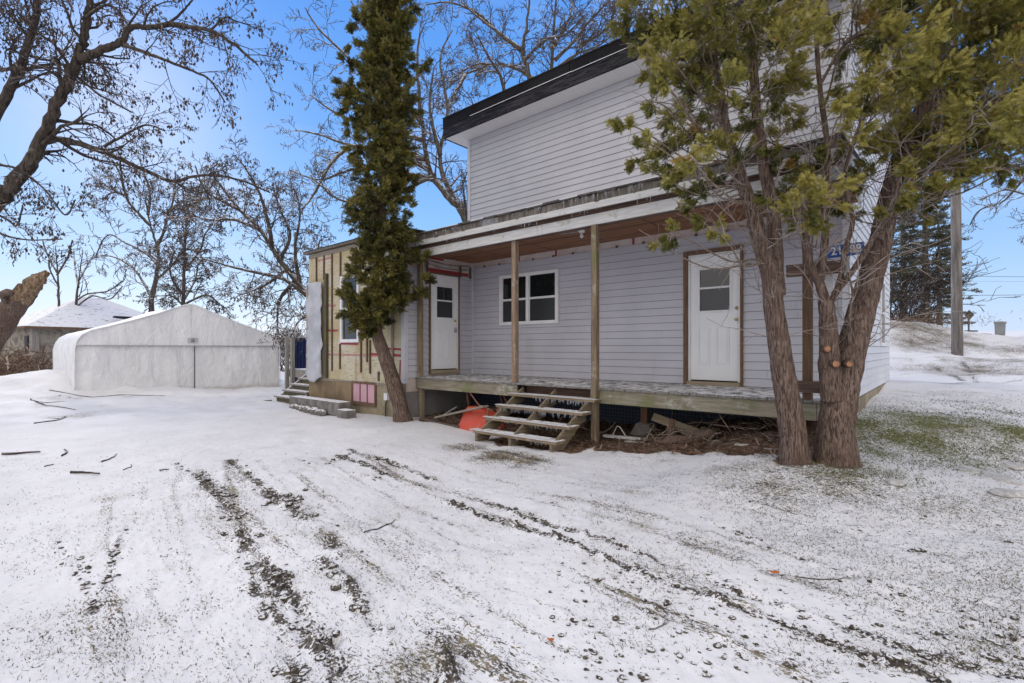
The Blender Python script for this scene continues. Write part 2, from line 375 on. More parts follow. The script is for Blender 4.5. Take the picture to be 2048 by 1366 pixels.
for q in ((1760,860,1.5,1.1,'g'),(1850,845,1.5,1.05,'g'),(1940,850,1.2,.8,'g'),(1720,930,.9,.7,'g'),(1820,920,.9,.6,'g'),(1930,870,.6,.7,'g'),(2040,872,.55,1.2,'g'),(1740,900,.7,.9,'g'),(1800,880,.8,.8,'g'),(1960,815,1.0,.6,'g'),(1730,830,.8,.9,'g'),
          (1660,960,.9,.75,'c'),(1500,960,.9,.62,'c'),(1560,980,.8,.7,'c'),(1700,930,.9,.7,'c'),(1900,1000,1.2,.5,'c'),(1950,900,1.5,.55,'c'),(1800,1000,1.0,.5,'c'),(1750,1100,1.2,.35,'c'),(2040,1120,1.2,.35,'c'),
          (1000,915,.6,.95,'c'),(930,895,.5,.85,'c'),(1060,925,.5,.85,'c'),(1850,720,3,.45,'c'),(1850,660,2.5,.9,'c'),(1990,720,2.5,.75,'c'),(2030,790,1.5,.45,'c'),(1900,790,1.5,.5,'c'),(1800,690,1.5,.3,'c'),
          (700,840,.8,.3,'c'),(400,815,1.5,.35,'c'),(170,830,1.0,.65,'c'),(100,900,1.5,.25,'c'),(740,1350,.5,.5,'c'),(860,1340,.5,.6,'c'),(1000,1330,.4,.5,'c'),(100,1280,.6,.35,'c'),(450,1200,.3,.4,'c'),(150,1250,.8,.42,'c'),(60,800,2.,.42,'c'),(300,820,2.,.40,'c'),(500,850,1.6,.36,'c'),(1850,690,2.,.85,'c'),(1960,745,1.6,.85,'c'),(1850,740,1.2,.75,'c'),(2030,700,2.,.8,'c'),(1930,690,1.2,.9,'c'),(350,1330,.5,.42,'c'),(250,1000,1.0,.36,'c'),(300,930,1.5,.36,'c'),(1250,1250,.8,.40,'c'),(1250,1050,1.0,.36,'c')):
    blob(*q)
def chan(x, y):
    dirt = np.zeros_like(x); cov = np.full_like(x, .285); green = np.zeros_like(x)
    big = fbm(x*.45, y*.45, 3, 3)
    cov += .06*big
    wob = .12*fbm(x*2.3, y*2.3, 5, 3)
    for P, w, s in TRW:
        if len(x) > 400:
            m = (x > P[:, 0].min()-1) & (x < P[:, 0].max()+1) & (y > P[:, 1].min()-1) & (y < P[:, 1].max()+1)
        else: m = np.ones_like(x, dtype=bool)
        if not m.any(): continue
        d = segdist(x[m], y[m], P)+wob[m]*w*2.5
        brk = np.clip(1.0+.8*fbm(x[m]*2.1+P[0, 0], y[m]*2.1, 9, 3), 0, 1.15)
        dirt[m] = np.maximum(dirt[m], s*np.exp(-(d/(w*.85))**2)*brk)
        cov[m] = np.maximum(cov[m], .25+.22*s*np.exp(-(d/(w*3))**2))
    for a, b, r, v, ch in GR:
        d = np.hypot(x-a, y-b)
        if ch == 'g': green = np.maximum(green, v*np.exp(-(d/r)**2)); cov = np.maximum(cov, v*.85*np.exp(-(d/r)**2))
        else: cov = np.maximum(cov, v*np.exp(-(d/r)**2))
    # right of the drive the snow is thin over turf
    lat = x*RV.x+y*RV.y; dep = x*FV.x+y*FV.y
    side = np.clip((lat-.4)/3.0, 0, 1)*np.clip((12-dep)/6, 0, 1)
    cov = np.maximum(cov, .285+.17*side+.08*big*side)
    # long drag streaks parallel to the wheel tracks
    for P, wid in ((TRW[5][0], 2.2), (TRW[0][0], 1.3)):
        e = P[-1]-P[0]; e = e/np.hypot(*e); t = (x-P[0][0])*e[0]+(y-P[0][1])*e[1]; u = -(x-P[0][0])*e[1]+(y-P[0][1])*e[0]
        st = np.clip(fbm(t*.6, u*12+1.2*np.sin(t*.8), 91, 3)-.25, 0, 1)*1.5
        cov += .33*st*np.exp(-((u)/wid)**2)*np.clip((t+1)/1.5, 0, 1)
        dirt = np.maximum(dirt, np.clip(st-.45, 0, .6)*.35*np.exp(-(u/wid)**2)*np.clip((t+.5)/1.5, 0, 1))
    # bare soil below the porch
    fr = 6.28-.52*np.clip((x+4.2)/1.5, 0, 1)+.24*fbm(x*1.7, y*1.7, 12, 3)
    ins = np.clip((y-fr)/.18, 0, 1)*np.clip((x+8.6)/.2, 0, 1)*np.clip((-.95-x)/.3, 0, 1)*np.clip((8.6-y)/.2, 0, 1)
    st = np.clip((y-5.5-.1*fbm(x*3, y*3, 2, 2))/.15, 0, 1)*np.clip((x+5.6)/.3, 0, 1)*np.clip((-3.7-x)/.3, 0, 1)*np.clip((8-y)/.3, 0, 1)
    soil = np.maximum(ins, st)
    for P0, rr in ((hit(1590, 935), .30), (hit(1675, 930), .33)):
        soil = np.maximum(soil, .8*np.exp(-((np.hypot(x-P0.x, y-P0.y)+.9*wob)/rr)**2))
    ha = np.hypot(x-HP_BR[0], y-HP_BR[1])
    soil = np.maximum(soil, .6*np.exp(-(ha/2.5)**2))
    return dirt, np.clip(cov, 0, 1.2), green, soil
HP_BR = CW(-19.5, 20)
def detail(x, y):
    dirt, cov, green, soil = chan(x, y)
    r = np.hypot(x, y); near = np.clip((14-r)/8, 0, 1)
    h = .035*fbm(x*.55, y*.55, 21, 3)*np.clip(r/3, 0, 1)+near*(.010*fbm(x*3, y*3, 31, 3)+.0045*fbm(x*12, y*12, 41, 2))
    h += np.clip((r-12)/5, 0, 1)*np.clip((60-r)/20, 0, 1)*.05*fbm(x*1.3, y*1.3, 81, 4)
    h += near*dirt*(.042*fbm(x*9, y*9, 51, 3)+.006) + near*.012*np.clip(fbm(x*16, y*16, 61, 2)-.3, 0, 1)*np.clip(cov*2, 0, 1.5)
    h += soil*.02*fbm(x*7, y*7, 71, 3)
    return h, dirt, cov, green, soil
# polar sheet, 360 degrees round, out to the horizon
base_ang = math.atan2(FV.y, FV.x)
fine = np.radians(np.arange(-50, 50, .16)); rest = np.radians(np.arange(50, 310, 3.0))
ang = np.concatenate([fine, rest])+base_ang
rad = [.35]
while rad[-1] < 4000:
    r_ = rad[-1]; rad.append(r_+max(.014, r_*.0065 if r_ < 40 else r_*.05))
rad = np.array(rad)
A, Rr = np.meshgrid(ang, rad)
X = (Rr*np.cos(A)).ravel(); Y = (Rr*np.sin(A)).ravel()
h_, dirt_, cov_, green_, soil_ = detail(X, Y)
Zg = height(X, Y)+h_
na = len(ang); nr = len(rad)
idx = np.arange(nr*na).reshape(nr, na)
q = np.stack([idx[:-1], np.roll(idx, -1, 1)[:-1], np.roll(idx, -1, 1)[1:], idx[1:]], -1).reshape(-1, 4)[:, ::-1]
me = bpy.data.meshes.new('ground')
nv = nr*na
X = np.append(X, 0); Y = np.append(Y, 0); Zg = np.append(Zg, 0)
me.vertices.add(nv+1); me.vertices.foreach_set('co', np.stack([X, Y, Zg], -1).astype(np.float32).ravel())
tri = np.stack([idx[0], np.roll(idx[0], -1), np.full(na, nv)], -1)[:, ::-1]
loops = np.concatenate([q.ravel(), tri.ravel()]).astype(np.int32)
me.loops.add(len(loops)); me.loops.foreach_set('vertex_index', loops)
me.polygons.add(len(q)+len(tri))
st_ = np.concatenate([np.arange(len(q))*4, len(q)*4+np.arange(len(tri))*3]).astype(np.int32)
me.polygons.foreach_set('loop_start', st_)
me.update(calc_edges=True); me.validate()
me.polygons.foreach_set('use_smooth', np.ones(len(me.polygons), dtype=bool))
for nm, arr in (('dirt', dirt_), ('cov', cov_), ('green', green_), ('soil', soil_)):
    at = me.attributes.new(nm, 'FLOAT', 'POINT'); at.data.foreach_set('value', np.append(arr, 0).astype(np.float32))
ground = bpy.data.objects.new('ground', me); C.objects.link(ground); tag(ground, 'thin trampled snow over turf and gravel with tyre ruts', 'ground', kind='structure')
if me.polygons[0].normal.z < 0: me.flip_normals()
n = NT('snowy_ground')
cov = n.attr('cov'); dr = n.attr('dirt'); gr = n.attr('green'); so = n.attr('soil')
v1 = n.map((1, 1, 1), rot=(0, 0, -.35))
st1 = n.noise(48, 3, n.map((.55, 1.5, 1), rot=(0, 0, .25)), .6)        # streaky stubble
st2 = n.noise(80, 3, n.map((.6, 1.3, 1), rot=(0, 0, -.5)), .6)
pat = n.noise(2.3, 4)
thr = n.math('SUBTRACT', .80, n.math('MULTIPLY', cov, .36))
thr = n.math('SUBTRACT', thr, n.math('MULTIPLY', n.math('SUBTRACT', pat, .5), .26))
s1 = n.mr(n.math('SUBTRACT', n.math('MAXIMUM', st1, n.math('SUBTRACT', st2, .015)), thr), -.012, .028)
big = n.noise(.7, 4)
snow = n.mix(n.mr(big, .35, .65), (.755, .75, .77), (.685, .68, .70))
snow = n.mix(n.math('MULTIPLY', n.mr(pat, .5, .75), n.mr(cov, .1, .6)), snow, (.60, .59, .58))
stub = n.mix(n.mr(n.noise(9, 3), .4, .6), (.075, .062, .048), (.24, .20, .135))
stub = n.mix(n.mr(gr, .15, .6), stub, n.mix(n.mr(n.noise(15, 4), .4, .6), (.13, .145, .035), (.22, .20, .085)))
col = n.mix(s1, snow, stub)
dn = n.noise(21, 5, None, .65)
dn2 = n.noise(62, 4, None, .6)
dm = n.mr(n.math('ADD', n.math('ADD', n.math('MULTIPLY', dn, .5), n.math('MULTIPLY', dn2, .5)), n.math('MULTIPLY', dr, .19)), .60, .655)
dcol = n.mix(n.mr(n.noise(50, 4), .4, .6), (.040, .034, .031), (.125, .105, .085))
col = n.mix(n.math('MULTIPLY', dm, n.mr(dr, .03, .15)), col, dcol)
sn = n.noise(16, 6, None, .7)
scol = n.mix(n.mr(sn, .4, .62), (.065, .042, .031), (.23, .145, .10)); scol = n.mix(n.mr(n.noise(55, 4), .62, .70), scol, (.33, .26, .2))
col = n.mix(n.mr(n.math('ADD', so, n.math('MULTIPLY', n.math('SUBTRACT', sn, .5), .7)), .32, .5), col, scol)
b1 = n.bump(n.math('ADD', n.math('MULTIPLY', n.noise(14, 6, None, .62), 1.), n.math('MULTIPLY', s1, -.35)), .55, .02)
n.bump(n.noise(120, 3), .35, .003, b1)
me.materials.append(n.done(col, .75, .2))

# ------------------------------------------------------------------ house
ZD = H0-.595                      # deck top
YW = 8.27; X1 = -8.41; XC = -8.52; X2 = -1.03; YB = 14.5; YE = 6.32; XE = -12.42; YD = 6.6
house = empty('house', (-5, 8.3, 0), 'two storey lavender vinyl sided house with open porch and unfinished side wing', 'house')
SJ = []
def siding(mb, O, U, N, u0, u1, z0, z1, holes=(), pitch=.129, out=.020):
    O = Vector(O); U = Vector(U); N = Vector(N)
    def P(u, z, o): 
        p = O+U*u+N*o; return (p.x, p.y, z)
    flip = U.cross(Vector((0, 0, 1))).dot(N) < 0
    k = 0; z = z0
    while z < z1-1e-4:
        zt = min(z+pitch, z1)
        cuts = sorted({z, zt} | {c for h in holes for c in (h[2], h[3]) if z < c < zt})
        for a, b in zip(cuts[:-1], cuts[1:]):
            iv = [(u0, u1)]
            for h in holes:
                if h[2] < b-1e-5 and h[3] > a+1e-5:
                    nv_ = []
                    for s, e in iv:
                        if h[0] > s and h[0] < e: nv_.append((s, h[0]))
                        if h[1] < e and h[1] > s: nv_.append((h[1], e))
                        if h[0] >= e or h[1] <= s: nv_.append((s, e))
                    iv = nv_
            if a == z: a = z+.008
            if b <= a: continue
            oa = out*(1-(a-z)/pitch*.85); ob = out*(1-(b-z)/pitch*.85)
            for s, e in iv:
                if a == z+.008 and e-s > 1.2 and R.random() < .45:
                    j = R.uniform(s+.3, e-.3); SJ.append([P(j, a, oa+.0016), P(j+.004, a, oa+.0016), P(j+.004, b, ob+.0016), P(j, b, ob+.0016)])
                Q = [P(s, a, oa), P(e, a, oa), P(e, b, ob), P(s, b, ob)]
                if flip: Q.reverse()
                mb.quad(*Q)
                if a == z+.008:
                    Q = [P(s, a, -.001), P(e, a, -.001), P(e, a, oa), P(s, a, oa)]
                    if flip: Q.reverse()
                    mb.quad(*Q)
        z = zt
    return mb
def door(parent_name, O, U, N, w, h, casing, hinge_right=False, label=None, knobs=()):
    """U to the viewer's right along the wall, N outward; O bottom left of slab"""
    O = Vector(O); U = Vector(U); N = Vector(N)
    Mx = Matrix(((U.x, -N.x, 0, O.x), (U.y, -N.y, 0, O.y), (0, 0, 1, O.z), (0, 0, 0, 1)))   # local x right, y inward, z up
    b = MB()
    gx0, gx1, gz0, gz1 = w*.20, w*.84, 1.13, 1.80
    y0 = .0; y1 = .045
    b.box(0, gx0, y0, y1, 0, h, Mx); b.box(gx1, w, y0, y1, 0, h, Mx); b.box(gx0, gx1, y0, y1, 0, gz0, Mx); b.box(gx0, gx1, y0, y1, gz1, h, Mx)
    for a, c in ((.17, .43), (.57, .83)):      # pressed panels: raised rims and raised field
        x0, x1, z0, z1 = w*a, w*c, .26, .86
        t = .012
        b.box(x0, x0+t, -.010, 0, z0, z1, Mx); b.box(x1-t, x1, -.010, 0, z0, z1, Mx); b.box(x0+t, x1-t, -.010, 0, z0, z0+t, Mx); b.box(x0+t, x1-t, -.010, 0, z1-t, z1, Mx)
        b.box(x0+.035, x1-.035, -.009, 0, z0+.04, z1-.04, Mx)
    D = b.build('door', M['door'], house, label, bevel=.002)
    f = MB(); t = .035
    f.box(gx0-t, gx0, -.012, .0, gz0-t, gz1+t, Mx); f.box(gx1, gx1+t, -.012, .0, gz0-t, gz1+t, Mx)
    f.box(gx0, gx1, -.012, .0, gz0-t, gz0, Mx); f.box(gx0, gx1, -.012, .0, gz1, gz1+t, Mx)
    zm = (gz0+gz1)/2+.02
    f.box(gx0, gx1, -.008, .01, zm, zm+.03, Mx)
    f.build('window_frame', M['trim'], D)
    g = MB(); g.box(gx0, gx1, .012, .018, gz0, zm, Mx); g.build('screen_pane', M['glass2'], D)
    g = MB(); g.box(gx0, gx1, .012, .018, zm+.03, gz1, Mx); g.build('pane', M['glass'], D)
    for kx, kz, kind in knobs:
        kb = MB()
        if kind == 'pad':
            kb.box(kx-.022, kx+.022, -.055, -.002, kz-.065, kz+.03, Mx)
            kb.tube([Mx @ Vector((kx-.014, -.03, kz+.03)), Mx @ Vector((kx-.012, -.03, kz+.06)), Mx @ Vector((kx+.012, -.03, kz+.06)), Mx @ Vector((kx+.014, -.03, kz+.03))], .004, 6)
            kb.build('padlock', M['steel'], D, bevel=.004)
        else:
            kb.tube([Mx @ Vector((kx, 0, kz)), Mx @ Vector((kx, -.012, kz)), Mx @ Vector((kx, -.014, kz)), Mx @ Vector((kx, -.045, kz)), Mx @ Vector((kx, -.055, kz))], [.028, .028, .012, .014, .024] if kind == 'knob' else [.028, .028, .02, .018, .008], 12)
            kb.build('handle' if kind == 'knob' else 'deadbolt', M['brass'], D, smooth=False)
    # jambs, head, threshold
    jm = MB(); jw = .045
    jm.box(-jw, -.004, -.01, .10, -.02, h+.03, Mx); jm.box(w+.004, w+jw, -.01, .10, -.02, h+.03, Mx); jm.box(-.003, w+.003, -.01, .10, h+.004, h+.03, Mx)
    jm.build('door_jamb', M['trim'], house, bevel=.002)
    cs = MB(); cw = .07 if casing else .03
    cs.box(-jw-cw, -jw-.002, -.045, .02, -.10, h+.03+cw, Mx); cs.box(w+jw+.002, w+jw+cw*.55, -.045, .02, -.10, h+.03+cw, Mx); cs.box(-jw, w+jw, -.045, .02, h+.033, h+.03+cw, Mx)
    cs.build('door_casing', M['casing'], house, bevel=.002)
    th = MB(); th.box(-jw, w+jw, -.07, .12, -.10, -.022, Mx); th.build('threshold', M['casing_l'], house, bevel=.004)
    return D

d1y_ = 7.02; d1w_ = .73; ZU_ = H0+4.93
# front wall under the porch
wx0, wx1, wz0, wz1 = -7.51, -5.91, H0+.51, H0+1.608
dx0 = -3.225; dz0 = H0-.515; dw = .74; dh = 2.03
mb = MB()
zt_ = H0+1.87
siding(mb, (0, YW, 0), (1, 0, 0), (0, -1, 0), X1, X2, ZD, zt_, [(wx0+.02, wx1-.02, wz0+.02, wz1-.02), (dx0-.10, dx0+dw+.08, ZD-.1, dz0+dh+.09)])
mb.build('porch_wall_siding', M['siding'], house)
M['groove_shade'] = plain('siding_groove_shade', (.26, .25, .27), None, 2, .9, .1, 0)  # gap backing coloured dark to paint the shadow line under each lap
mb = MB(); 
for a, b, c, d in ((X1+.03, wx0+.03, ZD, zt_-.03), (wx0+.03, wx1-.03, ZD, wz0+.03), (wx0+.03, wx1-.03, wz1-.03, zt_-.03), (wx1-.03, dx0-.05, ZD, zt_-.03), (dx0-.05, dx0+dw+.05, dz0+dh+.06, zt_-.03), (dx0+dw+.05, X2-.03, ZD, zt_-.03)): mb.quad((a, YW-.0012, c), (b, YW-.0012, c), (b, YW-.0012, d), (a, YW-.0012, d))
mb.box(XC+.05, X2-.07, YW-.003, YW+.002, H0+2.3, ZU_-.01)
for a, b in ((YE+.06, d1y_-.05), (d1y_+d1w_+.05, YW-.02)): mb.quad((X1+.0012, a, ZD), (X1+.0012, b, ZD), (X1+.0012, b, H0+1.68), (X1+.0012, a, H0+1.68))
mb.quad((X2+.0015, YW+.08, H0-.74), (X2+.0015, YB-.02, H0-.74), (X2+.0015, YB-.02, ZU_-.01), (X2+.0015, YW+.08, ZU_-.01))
mb.build('groove_shade_backing', M['groove_shade'], house)
mb = MB()   # sheathing with real openings
mb2 = MB()
for a, b, c, d in ((X1-.1, wx0+.03, ZD-.3, H0+2.2), (wx0+.03, wx1-.03, ZD-.3, wz0+.03), (wx0+.03, wx1-.03, wz1-.03, H0+2.2), (wx1-.03, dx0-.02, ZD-.3, H0+2.2), (dx0-.02, dx0+dw+.02, ZD-.3, dz0-.1), (dx0-.02, dx0+dw+.02, dz0+dh+.02, H0+2.2), (dx0+dw+.02, X2-.01, ZD-.3, H0+2.2)):
    mb.box(a, b, YW+.002, YW+.14, c, d)
mb.build('sheathing', M['wrap'], house)
mb = MB()   # exposed strip above the siding: bare clips and red tape
for i in range(15):
    mb = MB(); x = X1+.35+i*.49+R.uniform(-.05, .05); mb.box(x, x+.045, YW-.022, YW-.004, zt_-.01, zt_+.03)
    mb.build('strapping_end', M['strap'], house)
for x in (-6.02, -4.30, -2.35, -7.0):
    mb = MB(); mb.box(x, x+.04, YW-.006, YW+.001, zt_, H0+1.99); mb.build('sheathing_tape', M['red'], house)
# room behind: dark liner so the openings are not see-through
mb = MB(); mb.box(X1+.2, X2-.2, YW+1.5, YW+1.52, ZD-.2, H0+2.1); mb.build('inner_wall', plain('dim_room', (.10, .095, .09)), house)
# window (two double-hung sashes)
def window(x0, x1, z0, z1, y, n2=2, name='window'):
    fr = MB(); t = .07
    fr.box(x0, x0+t, y-.05, y+.05, z0, z1); fr.box(x1-t, x1, y-.05, y+.05, z0, z1); fr.box(x0+t, x1-t, y-.05, y+.05, z0, z0+t); fr.box(x0+t, x1-t, y-.05, y+.05, z1-t, z1)
    w = fr.build(name, M['trim'], house, bevel=.003)
    sf = MB(); pn = MB(); pb = MB()
    W = (x1-x0-2*t-.07*(n2-1))/n2
    for i in range(n2):
        a = x0+t+i*(W+.07); b = a+W
        if i: sf.box(a-.07, a, y-.045, y+.04, z0+t, z1-t)
        zm = (z0+z1)/2
        sf.box(a, b, y-.035, y+.03, zm-.022, zm+.022)
        for u0, u1 in ((a, a+.018), (b-.018, b)): sf.box(u0, u1, y-.028, y+.02, z0+t, zm-.022); sf.box(u0, u1, y-.028, y+.02, zm+.022, z1-t)
        pn.box(a, b, y-.012, y-.006, z0+t, zm-.02); pb.box(a, b, y-.006, y-.001, zm+.02, z1-t)
    sf.build('sash', M['trim'], w, bevel=.002); pn.build('screen_pane', M['glass2'], w); pb.build('pane', M['glass'], w)
    return w
window(wx0, wx1, wz0, wz1, YW-.015)
door('d2', (dx0, YW-.012, dz0), (1, 0, 0), (0, -1, 0), dw, dh, True, knobs=((dw-.015, .97, 'knob'), (dw-.012, 1.15, 'bolt')), label='white half glass door on the long porch wall')
# side wall of the porch (wing end wall), plane X1, faces +X
d1y = 7.02; d1z = H0-.447; d1w = .73
mb = MB()
siding(mb, (X1, 0, 0), (0, 1, 0), (1, 0, 0), YE, YW-.02, ZD-.02, H0+1.70, [(d1y-.08, d1y+d1w+.10, ZD-.1, d1z+2.03+.09)])
mb.build('wing_end_siding', M['siding'], house)
mb = MB()
for a, b, c, d in ((YE+.05, d1y-.02, ZD-.3, H0+2.1), (d1y-.02, d1y+d1w+.02, ZD-.3, d1z-.1), (d1y-.02, d1y+d1w+.02, d1z+2.05, H0+2.1), (d1y+d1w+.02, YW-.01, ZD-.3, H0+2.1)):
    mb.box(X1-.14, X1-.002, a, b, c, d)
mb.build('sheathing', M['wrap'], house)
door('d1', (X1+.012, d1y, d1z), (0, 1, 0), (1, 0, 0), d1w, 2.03, False, knobs=((d1w-.055, 1.07, 'bolt'), (d1w-.055, .87, 'pad')), label='white half glass door with padlock at the porch end')
mb = MB(); mb.box(X1-.10, X1+.002, d1y+d1w+.05, d1y+d1w+.13, d1z-.02, d1z+2.03); mb.build('door_sidelight_trim', M['trim'], house)
mb = MB(); mb.box(X1+.001, X1+.012, d1y-.1, YW-.15, H0+1.655, H0+1.735); mb.build('sheathing_tape', M['red'], house)
mb = MB(); mb.box(X1+.001, X1+.010, d1y-.05, YW-.9, H0+1.93, H0+1.98); mb.build('sheathing_tape', M['red'], house)
# sagging housewrap over the door
mb = MB(); N_ = 24
for k, (zc, sag, col) in enumerate(((H0+1.90, .05, 0), (H0+1.82, .06, 0))):
    for i in range(N_):
        y0 = YE+.5+(YW-YE-.62)*i/N_; y1 = YE+.5+(YW-YE-.62)*(i+1)/N_
        s0 = zc-sag*math.sin(PI*i/N_); s1 = zc-sag*math.sin(PI*(i+1)/N_)
        mb.quad((X1+.006, y0, s0-.03), (X1+.006, y1, s1-.03), (X1+.028, y1, s1), (X1+.028, y0, s0)); mb.quad((X1+.028, y0, s0), (X1+.028, y1, s1), (X1+.006, y1, s1+.03), (X1+.006, y0, s0+.03))
mb.build('housewrap_fold', plain('grey_fold', (.32, .27, .27), (.45, .38, .37), 5), house, smooth=True)
for y in (d1y-.16, d1y+d1w+.08, YW-.13):
    mb = MB(); mb.box(X1+.012, X1+.04, y, y+.05, H0+1.62, H0+1.88); mb.build('strapping_end', M['strap'], house)
def corner(x0, x1, y0, y1, z0, z1, m='trim'):
    b = MB(); b.box(x0, x1, y0, y1, z0, z1); b.build('corner_board', M[m], house, bevel=.004)
M['lavtrim'] = plain('lavender_trim', (.56, .56, .60), (.50, .50, .54), 2, .5)
corner(X1-.01, X1+.035, YW-.035, YW-.001, ZD, H0+1.99, 'lavtrim')
corner(X1-.09, X1+.022, YE-.024, YE+.07, H0-.72, H0+1.75, 'lavtrim')
corner(X2-.075, X2+.022, YW-.022, YW+.075, ZD-.15, H0+4.93, 'siding_w')
# upper storey
mb = MB(); ZU = H0+4.93
siding(mb, (0, YW, 0), (1, 0, 0), (0, -1, 0), XC+.05, X2-.07, H0+2.32, ZU)
mb.build('upper_wall_siding', M['siding_u'] if 'siding_u' in M else siding_mat('pale_vinyl', (.51, .503, .525), (.46, .455, .475)), house)
corner(XC-.03, XC+.055, YW-.03, YW+.055, H0+2.2, ZU, 'lavtrim')
mb = MB(); mb.box(XC, X2-.001, YW+.003, YB, H0+2.2, ZU+.02); mb.box(XC, X2-.001, YW+1.6, YB, .2, H0+2.199); mb.build('wall_core', M['siding'], house)
mb = MB()
sw = [(9.85, 10.65), (12.45, 13.3)]
siding(mb, (X2, 0, 0), (0, 1, 0), (1, 0, 0), YW+.075, YB, H0-.74, ZU, [(a, b, H0+.05, H0+1.42) for a, b in sw])
mb.build('side_wall_siding', M['siding_w'], house)
mb = MB(); mb.box(X2-.12, X2-.003, YW+.15, YW+1.6, H0-.8, H0+2.19); mb.build('wall_core', M['siding_w'], house)
# gable end
mb = MB(); ym = (YW+YB)/2
mb.tri((X2, YW-.0, ZU), (X2, YB, ZU), (X2, ym, ZU+1.2)); mb.build('gable_wall', M['siding_w'], house); mb = MB(); mb.tri((XC, YB, ZU), (XC, YW, ZU), (XC, ym, ZU+1.2)); mb.build('gable_wall', M['siding_w'], house)
for a, b in sw:
    f = MB(); t = .07; x0 = X2-.03; x1 = X2+.035; z0 = H0+.05; z1 = H0+1.42
    f.box(x0, x1, a, a+t, z0, z1); f.box(x0, x1, b-t, b, z0, z1); f.box(x0, x1, a+t, b-t, z0, z0+t); f.box(x0, x1, a+t, b-t, z1-t, z1); f.box(x0, x1-.01, a+t, b-t, (z0+z1)/2-.02, (z0+z1)/2+.02)
    w = f.build('window', M['trim'], house, bevel=.003)
    g = MB(); g.box(X2+.0, X2+.006, a+t, b-t, z0+t, z1-t); g.build('pane', M['glass'], w)
corner(X2-.01, X2+.02, YB-.08, YB+.01, H0-.74, ZU, 'trim')
mb = MB(); mb.box(X2-.9, X2+.03, YW-.05, YB+.02, -.3, H0-.745); mb.build('foundation', M['concrete'], house)
mb = MB()
for q_ in SJ: mb.quad(*q_)
mb.build('siding_joints', M['siding_joint'], house, kind='stuff')
# eaves and roof of the upper storey
XL = -8.89; YF = 7.80; XR = X2+.35
mb = MB(); mb.box(XL+.02, XR-.02, YF+.02, YW-.004, ZU-.02, ZU-.005); mb.box(XL+.02, XC-.035, YW-.003, YB, ZU-.02, ZU-.005); mb.box(X2+.03, XR-.02, YW-.003, YB, ZU-.02, ZU-.005)
mb.build('soffit', M['soffit'], house)
mb = MB()
x = XL+.4
while x < XR-.1:
    mb = MB(); mb.box(x, x+.012, YF+.02, YW-.02, ZU-.026, ZU-.021); x += .4
    mb.build('soffit_joint', M['trim'], house)
# crumpled lower wrap of the fascia
def wavy(mb, x0, x1, y, z0, z1, nx, nz, amp, sx=1., seed=0):
    G = [[(x0+(x1-x0)*i/nx, y-amp*(.5+mn.noise(Vector(((x0+(x1-x0)*i/nx)*2.1*sx, j*.55+seed, seed)))+.4*mn.noise(Vector(((x0+(x1-x0)*i/nx)*6*sx, j*1.1, seed+3)))), z0+(z1-z0)*j/nz) for j in range(nz+1)] for i in range(nx+1)]
    b = len(mb.v)
    for c in G: mb.v += c
    for i in range(nx):
        for j in range(nz):
            a = b+i*(nz+1)+j; mb.f.append((a, a+nz+1, a+nz+2, a+1)); mb.t.append(0)
mb = MB(); wavy(mb, XL, XR, YF-.004, ZU-.035, ZU+.20, 260, 10, .022); mb.box(XL, XR, YF+.001, YF+.018, ZU-.035, ZU+.20); mb.box(XL, XL+.018, YF+.02, YB, ZU-.035, ZU+.2); mb.box(XR-.018, XR, YF+.02, YB, ZU-.035, ZU+.2)
mb.build('fascia_wrap', M['blackwrap'], house, smooth=False)
mb = MB(); mb.beam((XL+.9, YF-.026, ZU+.225), (XL+3.6, YF-.026, ZU+.232), .008, .010); mb.beam((XL+3.6, YF-.026, ZU+.225), (XR, YF-.026, ZU+.21), .008, .008); mb.build('fascia_flashing', M['trim'], house)
mb = MB()
for a, b in ((XL-.01, XL+3.55), (XL+3.56, XR)):
    mb.box(a, b, YF-.022, YF+.03, ZU+.205, ZU+.43)
mb.box(XL-.01, XL+.02, YF+.031, YB+.2, ZU+.205, ZU+.43); mb.box(XR-.02, XR+.01, YF+.031, YB+.2, ZU+.205, ZU+.43)
mb.build('fascia_board', M['blackboard'], house, bevel=.004)
mb = MB(); ze = ZU+.435; a_ = (XL-.02, YF-.05, ze); b_ = (XR+.02, YF-.05, ze); c_ = (XR+.02, ym, ze+1.1); d_ = (XL-.02, ym, ze+1.1); e_ = (XR+.02, YB+.5, ze); f_ = (XL-.02, YB+.5, ze)
mb.quad(a_, b_, c_, d_); mb.quad(d_, c_, e_, f_); mb.quad(f_, e_, b_, a_); mb.build('roof', M['roofing'], house)
# porch roof: layered edge
ZP = H0+1.862; XP0 = -8.46; XP1 = -.86
YP = 6.50
mb = MB(); mb.box(XP0, -5.0, YP, YP+.035, ZP, ZP+.160); mb.box(-4.996, XP1, YP, YP+.035, ZP+.002, ZP+.162)
mb.build('porch_fascia', M['oldtrim'], house, bevel=.003)
mb = MB(); mb.box(XP0+.02, XP1-.02, YP+.04, YP+.20, ZP+.01, ZP+.22); mb.build('porch_beam', M['beamdark'], house)
mb = MB(); mb.box(XP0-.02, XP1, YP-.10, YP-.075, ZP+.215, ZP+.315); mb.build('roof_drip_board', M['oldtrim'], house, bevel=.003)
mb = MB(); mb.box(XP0-.0, XP1-.02, YP-.07, YP+.2, ZP+.222, ZP+.235); mb.build('roof_edge_soffit', M['beamdark'], house)
mb = MB(); wavy(mb, XP0-.03, XP1, YP-.085, ZP+.30, ZP+.42, 300, 3, .02, 2.5, 5); mb.box(XP0-.03, XP1, YP-.07, YP+.05, ZP+.24, ZP+.415); mb.build('roof_edge_frieze', M['frieze'], house)
mb = MB(); x = XP0-.05; k = 0
